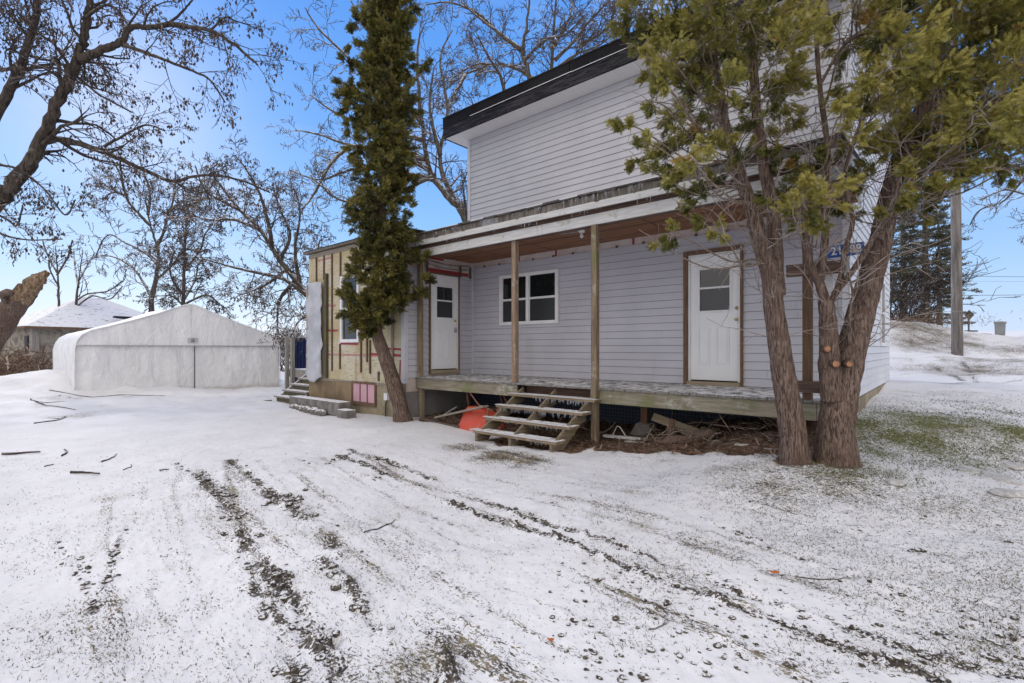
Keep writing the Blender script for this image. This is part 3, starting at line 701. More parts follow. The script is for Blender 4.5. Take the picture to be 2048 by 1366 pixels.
while x < XP1:
    x2 = min(x+.33, XP1+.03); z = ZP+.432+.010*(k % 2)
    mb.box(x, x2-.01, YP-.14, YP+.16, z-.012, z+.006+.006*(k % 3)); x = x2; k += 1
mb.build('shingle_edge', M['roofing'], house)
mb = MB(); mb.box(XP0-.05, XP1+.03, YP-.13, YP+.1, ZP+.448, ZP+.458); mb.build('snow_edge', plain('snow_lip', SNOW, None, 6, .8), house)
mb = MB(); mb.quad((XP0-.04, YP-.12, ZP+.44), (XP1+.02, YP-.12, ZP+.44), (XP1+.02, YW-.02, ZP+.62), (XP0-.04, YW-.02, ZP+.62)); mb.build('porch_roof', M['roofing'], house)
mb = MB(); mb.box(X1+.002, XP1-.03, YP+.21, YW-.02, H0+1.99, H0+2.005); mb.build('porch_ceiling', M['ceil'], house)
mb = MB()
for x in np.arange(X1+1.2, XP1, 1.22): mb.box(x, x+.012, YP+.22, YW-.03, H0+1.984, H0+1.989)
mb.box(X1+.01, XP1-.04, 7.4, 7.43, H0+1.983, H0+1.989)
mb.build('ceiling_joint', M['beamdark'], house)
mb = MB(); xe = XP1-.012; mb.v = [(xe, YP-.09, ZP+.215), (xe, YW-.02, ZP+.10), (xe, YW-.02, ZP+.60), (xe, YP-.09, ZP+.43), (xe-.03, YP-.09, ZP+.215), (xe-.03, YW-.02, ZP+.10), (xe-.03, YW-.02, ZP+.60), (xe-.03, YP-.09, ZP+.43)]; mb.f = [(0,1,2,3),(7,6,5,4),(0,4,5,1),(1,5,6,2),(2,6,7,3),(3,7,4,0)]; mb.t = [0]*6; mb.build('roof_end_board', M['oldtrim'], house)
# icicles along the porch roof edge
mb = MB()
for i in range(230):
    x = XP0+.3+(R.random()**.9)*(7.2); L = R.uniform(.02, .10)*(1.4 if R.random() < .15 else 1)
    if mn.noise(Vector((x*1.6, 0, 0))) < -.12: continue
    y = YP-.10+R.uniform(-.004, .004); z = ZP+.415 if R.random() < .7 else ZP+.22
    mb.tube([Vector((x, y-(.03 if z > ZP+.3 else 0), z)), Vector((x, y-(.03 if z > ZP+.3 else 0), z-L*.6)), Vector((x, y-(.03 if z > ZP+.3 else 0), z-L))], [.006, .004, .0008], 5)
mb.build('icicles', M['ice'], house, kind='stuff')
# lamp fixture
lp = MB(); lp.tube([Vector((-4.66, 7.16, H0+1.99)), Vector((-4.66, 7.16, H0+1.955))], [.06, .045], 16); L_ = lp.build('porch_light', M['bulb'], house)
lp = MB(); lp.tube([Vector((-4.66, 7.16, H0+z)) for z in (1.955, 1.93, 1.915, 1.895, 1.87, 1.86)], [.017, .02, .03, .034, .022, .004], 12); lp.build('light_bulb', M['bulb'], L_, smooth=True)
mb = MB(); mb.tube([Vector((-4.72, 7.16, H0+1.983)), Vector((-5.0, 7.1, H0+1.975)), Vector((-5.1, 6.9, H0+1.97)), Vector((-5.06, 6.62, H0+1.95))], .009, 6); mb.build('light_cable', M['steel'], house)
# posts
def post(x, y, z0, z1, w, m, lean=0):
    b = MB(); seg = 10
    for i in range(seg):
        pass
    b.beam((x, y, z0), (x+lean, y, z1), w, w); b.build('porch_post', M[m], house, bevel=.006)
post(-8.30, 6.64, ZD+.002, ZP+.02, .09, 'post')
post(-5.68, 6.62, ZD+.002, ZP+.02, .092, 'post2')
post(-4.02, 6.545, -.05, ZP+.005, .095, 'post')
post(-1.22, 6.62, ZD+.002, ZP+.02, .095, 'postdark')
post(-8.33, 6.70, -.05, ZD-.22, .09, 'casing_l'); post(-1.30, 6.68, .1, ZD-.22, .09, 'casing_l')
mb = MB(); mb.box(-1.42, -.86, 6.50, 6.545, H0+.83, H0+.97); mb.build('cross_board', M['beamdark'], house, bevel=.004)
mb = MB(); mb.box(-1.42, -1.06, 6.46, 6.50, H0-.50, H0-.37); mb.build('cross_board', M['beamdark'], house, bevel=.004)
# tall white board beside the end post
mb = MB(); mb.beam((-1.06, 6.72, .30), (-1.03, 6.72, H0+.85), .03, .11); mb.build('white_upright_board', M['trim'], house, bevel=.004)
# deck
mb = MB(); x = X1+.03
while x < -1.12:
    w = .088; dz = R.uniform(-.002, .002)
    mb.box(x, x+w, YD-.03+R.uniform(-.008, .008), YW-.02, ZD-.03+dz, ZD+dz); x += w+.007
mb.build('porch_deck', M['deck'], house)
for a, b in ((X1+.01, -5.62), (-4.14, -1.13)):
    mb = MB(); mb.box(a, b, YD, YD+.04, ZD-.235, ZD-.034); mb.build('rim_joist', M['rim'], house, bevel=.004)
mb = MB(); mb.box(-5.615, -4.145, YD+.25, YD+.29, ZD-.22, ZD-.034); mb.build('inner_joist', M['beamdark'], house)
mb = MB(); mb.box(-1.125, -1.09, YD, YW, ZD-.235, ZD-.034); mb.build('rim_joist', M['rim'], house)
for x in np.arange(X1+.4, -1.2, .41):
    if -1.2 < x: break
    mb = MB(); mb.box(x, x+.04, YD+.045, YW-.05, ZD-.22, ZD-.034) if not (-5.62 < x < -4.14) else mb.box(x, x+.04, YD+.295, YW-.05, ZD-.22, ZD-.034); mb.build('deck_joist', M['beamdark'], house)
mb = MB(); mb.box(X1+.02, X2-.05, YW-.08, YW-.0, -.2, ZD-.25); mb.build('foundation_membrane', M['membrane'], house)
mb = MB(); mb.box(X1-.12, X1-.001, YE+.05, YW, -.25, ZD-.30); mb.build('foundation', M['greywall'], house)
# support pier under the deck
fx, fy = -3.60, 7.35
mb = MB(); b0 = [(fx-.22, fy-.2), (fx+.22, fy-.2), (fx+.22, fy+.2), (fx-.22, fy+.2)]; t0 = [(fx-.11, fy-.1), (fx+.11, fy-.1), (fx+.11, fy+.1), (fx-.11, fy+.1)]
zb, ztp = .0, .27
for i in range(4):
    j = (i+1) % 4; mb.quad((*b0[i], zb), (*b0[j], zb), (*t0[j], ztp), (*t0[i], ztp))
mb.quad(*[(*p, ztp) for p in t0]); mb.build('concrete_footing', M['concrete_g'], house)
mb = MB(); mb.box(fx-.055, fx+.055, fy-.055, fy+.055, ztp, ZD-.23); mb.build('support_post', M['casing'], house)

# ---- unfinished wing wall, plane YE faces the drive
ZF = H0-.76
ww = ((lambda f: (f(683), f(720)))(lambda px: YE/(FV.y+RV.y*(px-1024)/F)*(FV.x+RV.x*(px-1024)/F)))      # window x range
wzb, wzt = H0+.14, H0+1.70
mb = MB(); mb.box(XE, ww[0], YE, YE+.12, ZF, H0+2.40); mb.box(ww[1], X1-.095, YE, YE+.12, ZF, H0+2.40); mb.box(ww[0], ww[1], YE, YE+.12, ZF, wzb); mb.box(ww[0], ww[1], YE, YE+.12, wzt, H0+2.40)
mb.build('wing_wall_sheathing', M['foam'], house)
mb = MB(); mb.box(XE, XE+.12, YE+.121, YB-2, -.3, H0+2.40); mb.box(XE+.121, XC, YB-2.2, YB-2, -.3, H0+2.4); mb.build('wing_side_wall', M['foam'], house)
def strapv(x, z0, z1, w=.045, m='strap', y=.03):
    b = MB(); b.box(x, x+w, YE-y, YE-.001, z0, z1); b.build('strapping', M[m], house, bevel=.003)
def wx(px, y=YE):     # x on the wing wall seen at photo column px
    t = (px-1024)/F; d = y/(FV.y+RV.y*t); return d*(FV.x+RV.x*t)
def wz(px, py, y=YE):
    t = (px-1024)/F; d = y/(FV.y+RV.y*t); return H0+(HZ-py)/F*d
for px, a, b in ((633, 515, 563), (648, 512, 560), (664, 508, 742), (681, 505, 560), (680, 688, 738), (722, 650, 745), (740, 680, 747), (762, 590, 700), (734, 664, 724), (757, 743, 762)):
    strapv(wx(px), wz(px, b), wz(px, a))
strapv(wx(785), wz(785, 760), wz(785, 600), .055, 'strap_l', .04)
strapv(wx(653), wz(653, 756), wz(653, 548), .10, 'mosswood', .07)
def tape(px0, py0, px1, py1, m='red', w=.055, off=.003):
    a = Vector((wx(px0), YE-off, wz(px0, py0))); b = Vector((wx(px1), YE-off, wz(px1, py1)))
    k = MB(); k.beam(a, b, .002, w); k.build('sheathing_tape', M[m], house)
for q in ((636, 522, 664, 515, 'pinktape'), (657, 661, 676, 661, 'red'), (657, 709, 806, 712, 'pinktape'), (681, 687, 717, 688, 'red'), (769, 697, 807, 699, 'red'), (712, 712, 712, 760, 'pinktape'), (740, 708, 806, 711, 'red'), (657, 611, 672, 611, 'pinktape'), (803, 698, 803, 715, 'red'), (801, 720, 799, 765, 'red')):
    tape(*q, w=.05 if q[0] != q[2] else .03, off=.004 if q[4] == 'red' else .0025)
mb = MB(); mb.box(ww[1]+.01, ww[1]+.05, YE-.02, YE-.001, H0+.14, H0+.9); mb.build('window_side_tape', M['red'], house)
# window in the wing
f = MB(); t = .075; y0, y1 = YE-.045, YE+.06; a, b = ww
f.box(a, a+t, y0, y1, wzb, wzt); f.box(b-t, b, y0, y1, wzb, wzt); f.box(a+t, b-t, y0, y1, wzb, wzb+t); f.box(a+t, b-t, y0, y1, wzt-t, wzt); f.box(a+t, b-t, y0+.01, y1, (wzb+wzt)/2-.03, (wzb+wzt)/2+.03)
w_ = f.build('window', M['trim'], house, bevel=.003)
g = MB(); g.box(a+t, b-t, YE-.0, YE+.006, wzb+t, wzt-t); g.build('pane', M['glass'], w_)
# hanging torn tarp
mb = MB(); nx, nz = 14, 40; xa, xb = wx(620), wx(650); za, zb2 = wz(635, 566), wz(635, 752)
for i in range(nx+1):
    for j in range(nz+1):
        u = i/nx; v = j/nz
        x = xa+(xb-xa)*u+.02*mn.noise(Vector((v*5, 1, 0))); z = za+(zb2-za)*v-.14*math.sin(PI*min(1,u*1.1))*v-.03*u*v
        y = YE-.10-.055*mn.noise(Vector((u*3, v*7, 2)))-.02*math.sin(PI*u)-.03*mn.noise(Vector((u*9, v*16, 4)))
        mb.v.append((x, y, z))
for i in range(nx):
    for j in range(nz):
        a = i*(nz+1)+j; mb.f.append((a, a+1, a+nz+2, a+nz+1)); mb.t.append(0)
o = mb.build('hanging_tarp', M['fabricwrap'], house, smooth=True)
mo = o.modifiers.new('s', 'SOLIDIFY'); mo.thickness = .006
mb = MB(); pts = [Vector((wx(621), YE-.06, wz(621, y))) + Vector((R.uniform(-.02, .03), 0, 0)) for y in range(570, 756, 12)]
mb.tube(pts, [.05+.02*mn.noise(Vector((i, 0, 0))) for i in range(len(pts))], 8, rough=.4); mb.build('rolled_insulation', plain('old_batt', (.44, .39, .32), (.25, .2, .16), 8, .9, .1, .6, 30), house, smooth=True)
# foundation of the wing
mb = MB(); mb.box(XE+.02, wx(703), YE-.012, YE+.1, -.2, ZF-.002); mb.build('plywood_skirt', M['ply'], house)
mb = MB(); mb.box(wx(703)+.002, X1-.02, YE+.0, YE+.12, -.3, ZF-.002); mb.build('foundation', M['concrete'], house)
mb = MB(); mb.box(XE+.02, X1-.1, YE-.03, YE-.013, ZF-.03, ZF+.012); mb.build('sill_board', M['strap_l'], house)
for px in (643, 671): 
    mb = MB(); mb.box(wx(px), wx(px)+.008, YE-.016, YE-.012, -.1, ZF-.03); mb.build('plywood_joint', M['strap'], house)
px0, px1 = wx(708), wx(751); za, zb3 = wz(730, 804), wz(730, 768)
f = MB(); f.box(px0-.06, px0, YE-.035, YE-.001, za-.08, zb3+.05); f.box(px1, px1+.05, YE-.035, YE-.001, za-.08, zb3+.05); f.box(px0, px1, YE-.035, YE-.001, za-.08, za); f.box(px0, px1, YE-.035, YE-.001, zb3, zb3+.05)
for k in (1, 2): x = px0+(px1-px0)*k/3; f.box(x-.015, x+.015, YE-.03, YE-.001, za, zb3)
w_ = f.build('basement_window', M['casing'], house)
g = MB(); g.box(px0, px1, YE-.018, YE-.010, za, zb3); g.build('foam_infill', M['pink'], w_)
mb = MB(); x = wx(776); mb.box(x-.06, x+.06, YE-.07, YE-.001, wz(776, 800), wz(776, 786)); ob = mb.build('meter_box', M['trim'], house, bevel=.006)
mb = MB(); mb.tube([Vector((x, YE-.03, wz(776, 800))), Vector((x-.02, YE-.04, wz(776, 805))), Vector((x-.03, YE-.04, wz(776, 812))), Vector((x-.03, YE-.04, -.05))], .014, 8); mb.build('conduit', M['wire'], ob)
# wing roof edge
mb = MB(); mb.box(XE-.12, X1+.05, YE-.10, YE+.02, H0+2.41, H0+2.465); mb.build('wing_roof_edge', M['frieze'], house)
mb = MB(); mb.quad((XE-.14, YE-.12, H0+2.475), (X1+.06, YE-.12, H0+2.475), (X1+.06, YB-1.9, H0+2.70), (XE-.14, YB-1.9, H0+2.70)); mb.build('wing_roof', M['roofing'], house)
mb = MB(); mb.box(XE+.02, X1-.1, YE-.02, YE-.001, H0+2.30, H0+2.37); mb.build('top_strap', M['strap_l'], house)

# ------------------------------------------------------------------ porch steps
stp = empty('porch_steps', (-4.8, 5.9, 0), 'worn wooden steps edged with ice leading up to the porch', 'steps')
trs = [(-.76, 6.39), (-.93, 6.09), (-1.10, 5.80), (-1.27, 5.50)]
for k, (z, y) in enumerate(trs):
    mb = MB(); nn = 30; xs = [-5.68+1.68*i/nn for i in range(nn+1)]
    zz = H0+z
    mb.box(-5.68+.03*k, -4.0+.02*(3-k), y, y+.135, zz-.042, zz); mb.box(-5.67+.03*k, -4.01+.02*(3-k), y+.142, y+.275, zz-.044, zz-.002)
    o = mb.build('tread', M['tread'], stp, bevel=.006)
    sn_ = MB()
    for i in range(nn*2):
        x = -5.66+1.66*i/(nn*2); w = .028; h = .006+.010*abs(mn.noise(Vector((x*7, k, 0))))
        yy = y+.02*mn.noise(Vector((x*5, k, 3)))
        sn_.box(x, x+w+.003, yy-.006, y+.10+.06*mn.noise(Vector((x*4, k, 8))), zz+.001, zz+h)
    sn_.build('snow_cover', plain('step_snow', (.72, .72, .75), (.55, .54, .54), 20, .8), o)
    ic = MB()
    for i in range((70, 60, 26, 10)[k]):
        x = R.uniform(-5.6, -4.03) if k else R.uniform(-5.1, -4.03)
        L = R.uniform(.015, .07)*(1.2 if k < 2 else .7); ic.tube([Vector((x, y-.004, zz-.038)), Vector((x, y-.004, zz-.038-L*.6)), Vector((x, y-.004, zz-.038-L))], [.006, .0045, .001], 5)
    ic.build('icicles', M['ice'], o, kind='stuff')
for x in (-5.55, -4.86, -4.11):
    mb = MB(); w = .045
    for k, (z, y) in enumerate(trs):     # sawtooth stringer made of triangular steps on a sloping back
        zz = H0+z-.045
        P_ = [(y+.01, zz), (y+.27, zz), (y+.27, zz-.10), (y+.01, zz-.17 if k < 3 else .0)]
        n0 = len(mb.v)
        for xx in (x, x+w): mb.v += [(xx, a, b) for a, b in P_]
        for fq in ((0,1,2,3),(7,6,5,4),(0,4,5,1),(1,5,6,2),(2,6,7,3),(3,7,4,0)): mb.f.append(tuple(n0+i for i in fq)); mb.t.append(0)
    n0 = len(mb.v)
    PP = [(5.53, .0), (5.75, .0), (6.66, H0-.80), (6.66, H0-.66), (6.40, H0-.81), (5.52, .12)]
    for xx in (x+.002, x+w-.002): mb.v += [(xx, a, b) for a, b in PP]
    mb.f.append(tuple(n0+i for i in range(6))); mb.f.append(tuple(n0+11-i for i in range(6)))
    for i in range(6): mb.f.append((n0+i, n0+6+i, n0+6+(i+1) % 6, n0+(i+1) % 6))
    mb.t += [0]*8
    mb.build('stringer', M['stringer'], stp)

# ------------------------------------------------------------------ things under the porch
def thing_mesh(mb, name, mat, label, cat, group=None, **k):
    return tag(mb.build(name, mat, None, **k), label, cat, group)
# upturned wheelbarrow
wb = empty('wheelbarrow', (-6.35, 6.25, 0), 'upturned orange wheelbarrow tray with bent tube handles under the porch edge', 'wheelbarrow')
mb = MB()
c = Vector((*[hit(945, 850)[i] for i in (0, 1)], 0)); c = Vector((-6.32, 6.45, 0.0))
U_ = Vector((.98, -.05, 0)).normalized(); V_ = Vector((.05, .98, 0))
rings = [(.44, .31, .0), (.445, .315, .02), (.40, .27, .12), (.35, .22, .25), (.30, .17, .33), (.22, .11, .345), (0.01, .01, .35)]
ns = 28
for a, b, z in rings:
    for k in range(ns):
        t = 2*PI*k/ns; e = .55
        x = a*math.copysign(abs(math.cos(t))**e, math.cos(t)); y = b*math.copysign(abs(math.sin(t))**e, math.sin(t))
        zz = z*(1-.22*(x/.45))+.006*mn.noise(Vector((x*6, y*6, z*6)))
        p = c+U_*x+V_*y; mb.v.append((p.x, p.y, zz+.01))
for i in range(len(rings)-1):
    for k in range(ns): a = i*ns+k; b = i*ns+(k+1) % ns; mb.f.append((a, b, b+ns, a+ns)); mb.t.append(0)
mb.build('tray', M['orange'], wb, smooth=True)
mb = MB(); mb.tube([Vector((-6.95, 6.75, .25)), Vector((-6.98, 6.72, .55)), Vector((-6.93, 6.68, .64)), Vector((-6.85, 6.66, .62)), Vector((-6.45, 6.5, .42)), Vector((-6.0, 6.4, .36))], .013, 8); mb.build('handle', M['rust'], wb, smooth=True)
mb = MB(); mb.tube([Vector((-6.2, 6.9, .30)), Vector((-6.35, 6.95, .62)), Vector((-6.28, 6.93, .66)), Vector((-6.0, 6.8, .42))], .013, 8); mb.build('handle', M['rust'], wb, smooth=True)
mb = MB(); mb.beam((-5.98, 6.2, .05), (-6.0, 6.28, .40), .04, .02); mb.beam((-5.70, 6.25, .05), (-5.8, 6.3, .42), .04, .02); mb.build('leg_strut', M['rust'], wb)
mb = MB(); mb.beam((-7.35, 6.28, .14), (-5.92, 6.14, .47), .12, .035); thing_mesh(mb, 'plank', M['strap_l'], 'grey brown plank lying aslant across the upturned orange wheelbarrow', 'plank', bevel=.004)
mb = MB(); mb.beam((-7.9, 6.35, .06), (-6.6, 6.22, .04), .12, .03); thing_mesh(mb, 'plank', M['strap'], 'dark plank flat on the soil left of the orange wheelbarrow', 'plank', bevel=.004)
mb = MB(); mb.beam((-7.75, 6.75, .08), (-7.45, 6.9, .28), .10, .025); thing_mesh(mb, 'plank', M['greywood'], 'short grey board end tilted against rubble below the left porch corner', 'plank', bevel=.004)
mb = MB(); mb.beam((-7.2, 7.2, .25), (-6.0, 7.3, .3), .14, .05, .2); thing_mesh(mb, 'plank', M['beamdark'], 'dark timber lying level in the shade far under the porch behind the wheelbarrow', 'plank')
mb = MB(); mb.beam((-4.05, 6.85, .09), (-2.55, 6.9, .13), .07, .04); thing_mesh(mb, 'pale_batten', M['oldtrim'], 'long whitish batten on the soil right of the porch support post', 'batten')
mb = MB(); mb.beam((-3.55, 6.6, .10), (-3.0, 6.62, .12), .03, .02); thing_mesh(mb, 'pale_batten', M['oldtrim'], 'short thin whitish batten on the soil in front of the concrete footing', 'batten')
mb = MB(); mb.tube([Vector((-3.95, 6.95, .10)), Vector((-3.88, 6.95, .24)), Vector((-3.83, 6.95, .24)), Vector((-3.72, 6.95, .10))], .010, 6); thing_mesh(mb, 'bent_bracket', M['oldtrim'], 'white bent metal bracket standing like a peak right of the mossy post', 'bracket')
mb = MB(); mb.beam((-3.35, 7.1, .42), (-2.3, 7.0, .18), .12, .04, 1.2); thing_mesh(mb, 'plank', M['casing_l'], 'tan plank sloping down from the concrete footing under the porch', 'plank')
mb = MB(); mb.beam((-2.95, 6.75, .12), (-2.92, 6.8, .46), .08, .06); thing_mesh(mb, 'wood_stake', M['casing'], 'short upright brown stake among debris right of the footing', 'stake')
def log(a, b, r, label, m='cedarbark'):
    L = empty('log', tuple(Vector(a)), label, 'log', 'split logs and roots under the porch')
    a = Vector(a); b = Vector(b); n_ = 10
    pts = [a.lerp(b, i/n_)+Vector((0, 0, .02*math.sin(i))) for i in range(n_+1)]
    mb = MB(); mb.tube(pts, [r*(1+.1*math.sin(i*1.7)) for i in range(n_+1)], 12, rough=.25, seed=a.x); mb.build('bark', M[m], L, smooth=True)
    d = (b-a).normalized(); mb = MB(); mb.tube([b+d*.001, b+d*.006], r*.86, 12); mb.build('cut_end', M['cutwood'], L)
    mb = MB(); mb.tube([a-d*.006, a-d*.001], r*.86, 12); mb.build('cut_end', M['cutwood'], L)
log((-2.35, 6.85, .30), (-2.85, 6.30, .17), .075, 'thick brown log pointing outward with pale cut end in the litter')
log((-2.9, 6.9, .2), (-3.0, 6.45, .16), .04, 'thin log beside the upright stake under the porch')
log((-2.1, 7.0, .25), (-1.6, 6.95, .30), .09, 'dark stout log lying sideways right of the bark heap')
log((-1.95, 6.75, .24), (-2.3, 6.55, .2), .055, 'middle small log half sunk in brown litter')
log((-1.75, 6.6, .26), (-1.55, 6.75, .28), .06, 'short log close behind the leaning cedar trunk')
for i, (px, py) in enumerate(((1460, 905), (1545, 905), (1395, 913))):
    p = hit(px, py); mb = MB(); a = R.uniform(0, .4)
    mb.beam(p+Vector((-.09, 0, .02)), p+Vector((.09, .05*a, .035)), .04, .012)
    thing_mesh(mb, 'wood_chip', M['cutwood' if i != 1 else 'oldtrim'], ('small orange wood splinter lying at the edge of the bark litter', 'pale flat stick lying on litter nearest the cedars', 'tan wood chip on the litter edge left of the other splinter')[i], 'wood chip')
p = hit(1505, 900); mb = MB(); mb.beam(p+Vector((-.2, -.02, .03)), p+Vector((.2, .12, .05)), .05, .02); thing_mesh(mb, 'pale_batten', M['oldtrim'], 'white painted stick lying on bark litter near the leaning cedar', 'batten')
# litter: bark and leaf scraps
mb = MB()
for i in range(5200):
    if i < 3400: x = R.uniform(-5.2, -1.2); y = R.uniform(5.8, 8.0)
    else: x = R.uniform(-8.2, -5.2); y = R.uniform(6.3, 8.0)
    if y < 5.8 or (x < -3.4 and y < 6.05): continue
    z = gz(x, y) if i % 4 == 0 else None
    s = R.uniform(.008, .03); a = R.uniform(0, PI*2); zz = (.02+.06*(x+8)/7 if False else 0)
    mb.v  # height filled below
    mb.t.append(R.random()); n0 = len(mb.v); L = s*R.uniform(1, 3)
    ca, sa = math.cos(a), math.sin(a); t1 = R.uniform(-.5, .5)
    for u, v in ((-L, -s*.4), (L, -s*.3), (L*.8, s*.4), (-L, s*.3)):
        mb.v.append([x+ca*u-sa*v, y+sa*u+ca*v, u*t1])
    mb.f.append((n0, n0+1, n0+2, n0+3))
V = np.array(mb.v); cx = V.reshape(-1, 4, 3)[:, :, :2].mean(1); hh = height(cx[:, 0], cx[:, 1])+detail(cx[:, 0], cx[:, 1])[0]+.012
V[:, 2] += np.repeat(hh+np.array([R.uniform(0, .03) for _ in hh]), 4); mb.v = [tuple(v) for v in V]
o = mb.build('bark_litter', M['brush'], None, tint=True); tag(o, 'brown bark and leaf litter under the porch', 'litter', kind='stuff')

mb = MB()
for i in range(150):
    x = R.uniform(-3.3, -1.5) if i < 110 else R.uniform(-7.6, -4.2); y = R.uniform(6.35, 7.7); z = gz(x, y)+R.uniform(.03, .16); L = R.uniform(.12, .5); d0 = Vector((R.gauss(0, 1), R.gauss(0, .6), R.gauss(.1, .35))).normalized(); q = [Vector((x, y, z))]
    for j in range(4): d0 = (d0+Vector((R.gauss(0, .25), R.gauss(0, .25), R.gauss(-.05, .2)))).normalized(); q.append(q[-1]+d0*L/4)
    r_ = R.uniform(.004, .016); mb.tube(q, [r_, r_*.9, r_*.8, r_*.6, r_*.4], 5)
o = mb.build('brush_pile', M['cedarbark2'], None, smooth=True); tag(o, 'tangle of dead branches and roots on the soil under the porch', 'brush', kind='stuff')
# ------------------------------------------------------------------ side stairs left of the wing
ss = empty('side_stairs', (-13.2, 6.9, -.1), 'grey weathered wooden stairs and landing at the left end of the wing', 'stairs')
for k in range(4):
    zt2 = H0-1.275+.15*k; y = 6.05+.22*k; xl = -13.85
    mb = MB(); mb.box(xl, -12.47, y, y+.27, zt2-.045, zt2); mb.build('tread', M['greywood'], ss, bevel=.005)
    mb = MB(); mb.box(xl+.05, -12.5, y+.06, y+.085, zt2-.16, zt2-.046); mb.build('riser', M['mosswood'], ss)
for x in (-13.80, -12.52):
    mb = MB(); mb.beam((x, 6.15, .02), (x, 7.0, H0-.80), .04, .20); mb.build('stringer', M['greywood'], ss)
mb = MB(); mb.box(-14.9, -12.44, 6.98, 8.8, H0-.66, H0-.61); mb.build('landing', M['greywood'], ss)
mb = MB(); mb.box(-14.9, -12.44, 6.94, 6.975, H0-.84, H0-.63); mb.build('landing_rim', M['greywood'], ss)
for x, y, z1 in ((-14.85, 6.88, H0+.36), (-14.55, 6.90, H0+.30), (-14.85, 8.75, H0-.67)):
    mb = MB(); mb.box(x-.05, x+.05, y-.05, y+.05, -.15, z1); mb.build('post', M['greywood'], ss, bevel=.004)
mb = MB(); mb.box(-14.2, -13.2, 7.2, 7.9, H0-.605, H0-.50); mb.build('stacked_board', M['strap_l'], ss)
mb = MB(); mb.box(-14.4, -13.85, 5.85, 6.0, -.1, .06); mb.build('bottom_slab', M['concrete_g'], ss)
# blue container behind
mb = MB(); p = PX(640, 700, 19)
mb.box(p.x-2.0, p.x+.6, p.y-.2, p.y+3.5, .2, H0+.42); o = mb.build('container_wall', M['blue'], None, bevel=.03)
bl = empty('storage_container', (p.x, p.y, 0), 'dark blue steel container standing behind the grey side stairs', 'container')
o.parent = bl; o.location = -bl.location
mb = MB()
for k in range(10): mb.box(p.x-1.95+k*.26, p.x-1.87+k*.26, p.y-.235, p.y-.2, .25, H0+.38)
mb.build('rib', M['blue'], bl)
mb = MB(); mb.box(p.x-2.05, p.x+.65, p.y-.25, p.y+3.55, H0+.42, H0+.50); mb.build('lid', plain('snow_on_lid', SNOW, None, 4, .8), bl)
mb = MB(); mb.box(p.x-1.9, p.x+.5, p.y-.15, p.y+3.4, -.1, .2); mb.build('base', M['blackstuff'], bl)
# concrete curb and blocks
def rock(mb, c, s, seed=0, sub=2, flat=1.):
    import bmesh
    bm = bmesh.new(); bmesh.ops.create_icosphere(bm, subdivisions=sub, radius=1)
    n0 = len(mb.v)
    for v in bm.verts:
        d = v.co; k = 1+.32*mn.noise(d*1.6+Vector((seed, seed*.7, 0)))+.12*mn.noise(d*4+Vector((0, seed, 0)))
        mb.v.append((c[0]+d.x*k*s[0], c[1]+d.y*k*s[1], c[2]+d.z*k*s[2]))
    for f_ in bm.faces: mb.f.append(tuple(n0+v.index for v in f_.verts)); mb.t.append(0)
    bm.free()
a = hit(606, 815); b = hit(705, 836)
mb = MB(); mb.beam((-12.55, 6.02, .10), (-9.95, 5.88, .13), .30, .30); thing_mesh(mb, 'concrete_curb', M['concrete_g'], 'long low concrete curb lying in front of the wing foundation', 'curb', bevel=.02)
mb = MB()
for k in range(10):
    px = 622+k*9.3 if k < 9 else 720; py = 823+k*1.4 if k < 9 else 838
    p = hit(px, py-(0 if k < 9 else 6))
    mb = MB(); 
    if k < 9:
        s = R.uniform(.75, 1.1)
        rock(mb, (0, 0, .04), (.11*s, .09*s, .09*s), k*3.1)
        o = mb.build('edging_stone', M['concrete_g'], None, smooth=False)
        o.location = (-12.15+.205*k, 5.76-.012*k, -.03); nm = ['leftmost', 'second', 'third', 'fourth', 'fifth', 'sixth', 'seventh', 'eighth', 'rightmost'][k]
        tag(o, f'grey edging stone in front of the concrete curb, {nm} of nine', 'stone', 'stones edging the concrete curb')
    else:
        mb.box(-.2, .2, -.12, .12, -.05, .18); o = mb.build('concrete_block', M['concrete_g'], None, bevel=.025); o.location = (-9.62, 5.72, -.02)
        tag(o, 'single squat concrete block at the right end of the curb', 'block')

# ------------------------------------------------------------------ house number sign
sg = empty('house_number_sign', tuple(PX(1692, 500, 5.6)), 'blue plate with white house number fixed among the cedar stems', 'sign')
ctr = PX(1692, 500, 5.6); U_ = Vector((.80, .60, 0)); N_s = Vector((.60, -.80, 0))
Mx = Matrix(((U_.x, -N_s.x, 0, ctr.x), (U_.y, -N_s.y, 0, ctr.y), (0, 0, 1, ctr.z), (0, 0, 0, 1))) @ Matrix.Rotation(math.radians(-7), 4, 'Y')
mb = MB(); mb.box(-.20, .20, 0, .004, -.068, .068, Mx); mb.build('plate', M['signblue'], sg)
cu = bpy.data.curves.new('num', 'FONT'); cu.body = '21888'; cu.size = .125; cu.extrude = .001; cu.align_x = 'CENTER'; cu.align_y = 'CENTER'; cu.offset = .0022; cu.space_character = 1.08
to = bpy.data.objects.new('tmp', cu); C.objects.link(to); bpy.context.view_layer.update()
me2 = bpy.data.meshes.new_from_object(to.evaluated_get(bpy.context.evaluated_depsgraph_get())); C.objects.unlink(to); bpy.data.objects.remove(to)
me2.transform(Matrix.Translation(-ctr) @ Mx @ Matrix.Translation((0, -.003, 0)) @ Matrix.Rotation(PI/2, 4, 'X')); me2.materials.clear(); me2.materials.append(M['signwhite'])
no = bpy.data.objects.new('numerals', me2); C.objects.link(no); no.parent = sg
mb = MB(); mb.box(-.02, .02, .006, .03, -.30, .06, Mx); mb.build('bracket', M['steel'], sg)

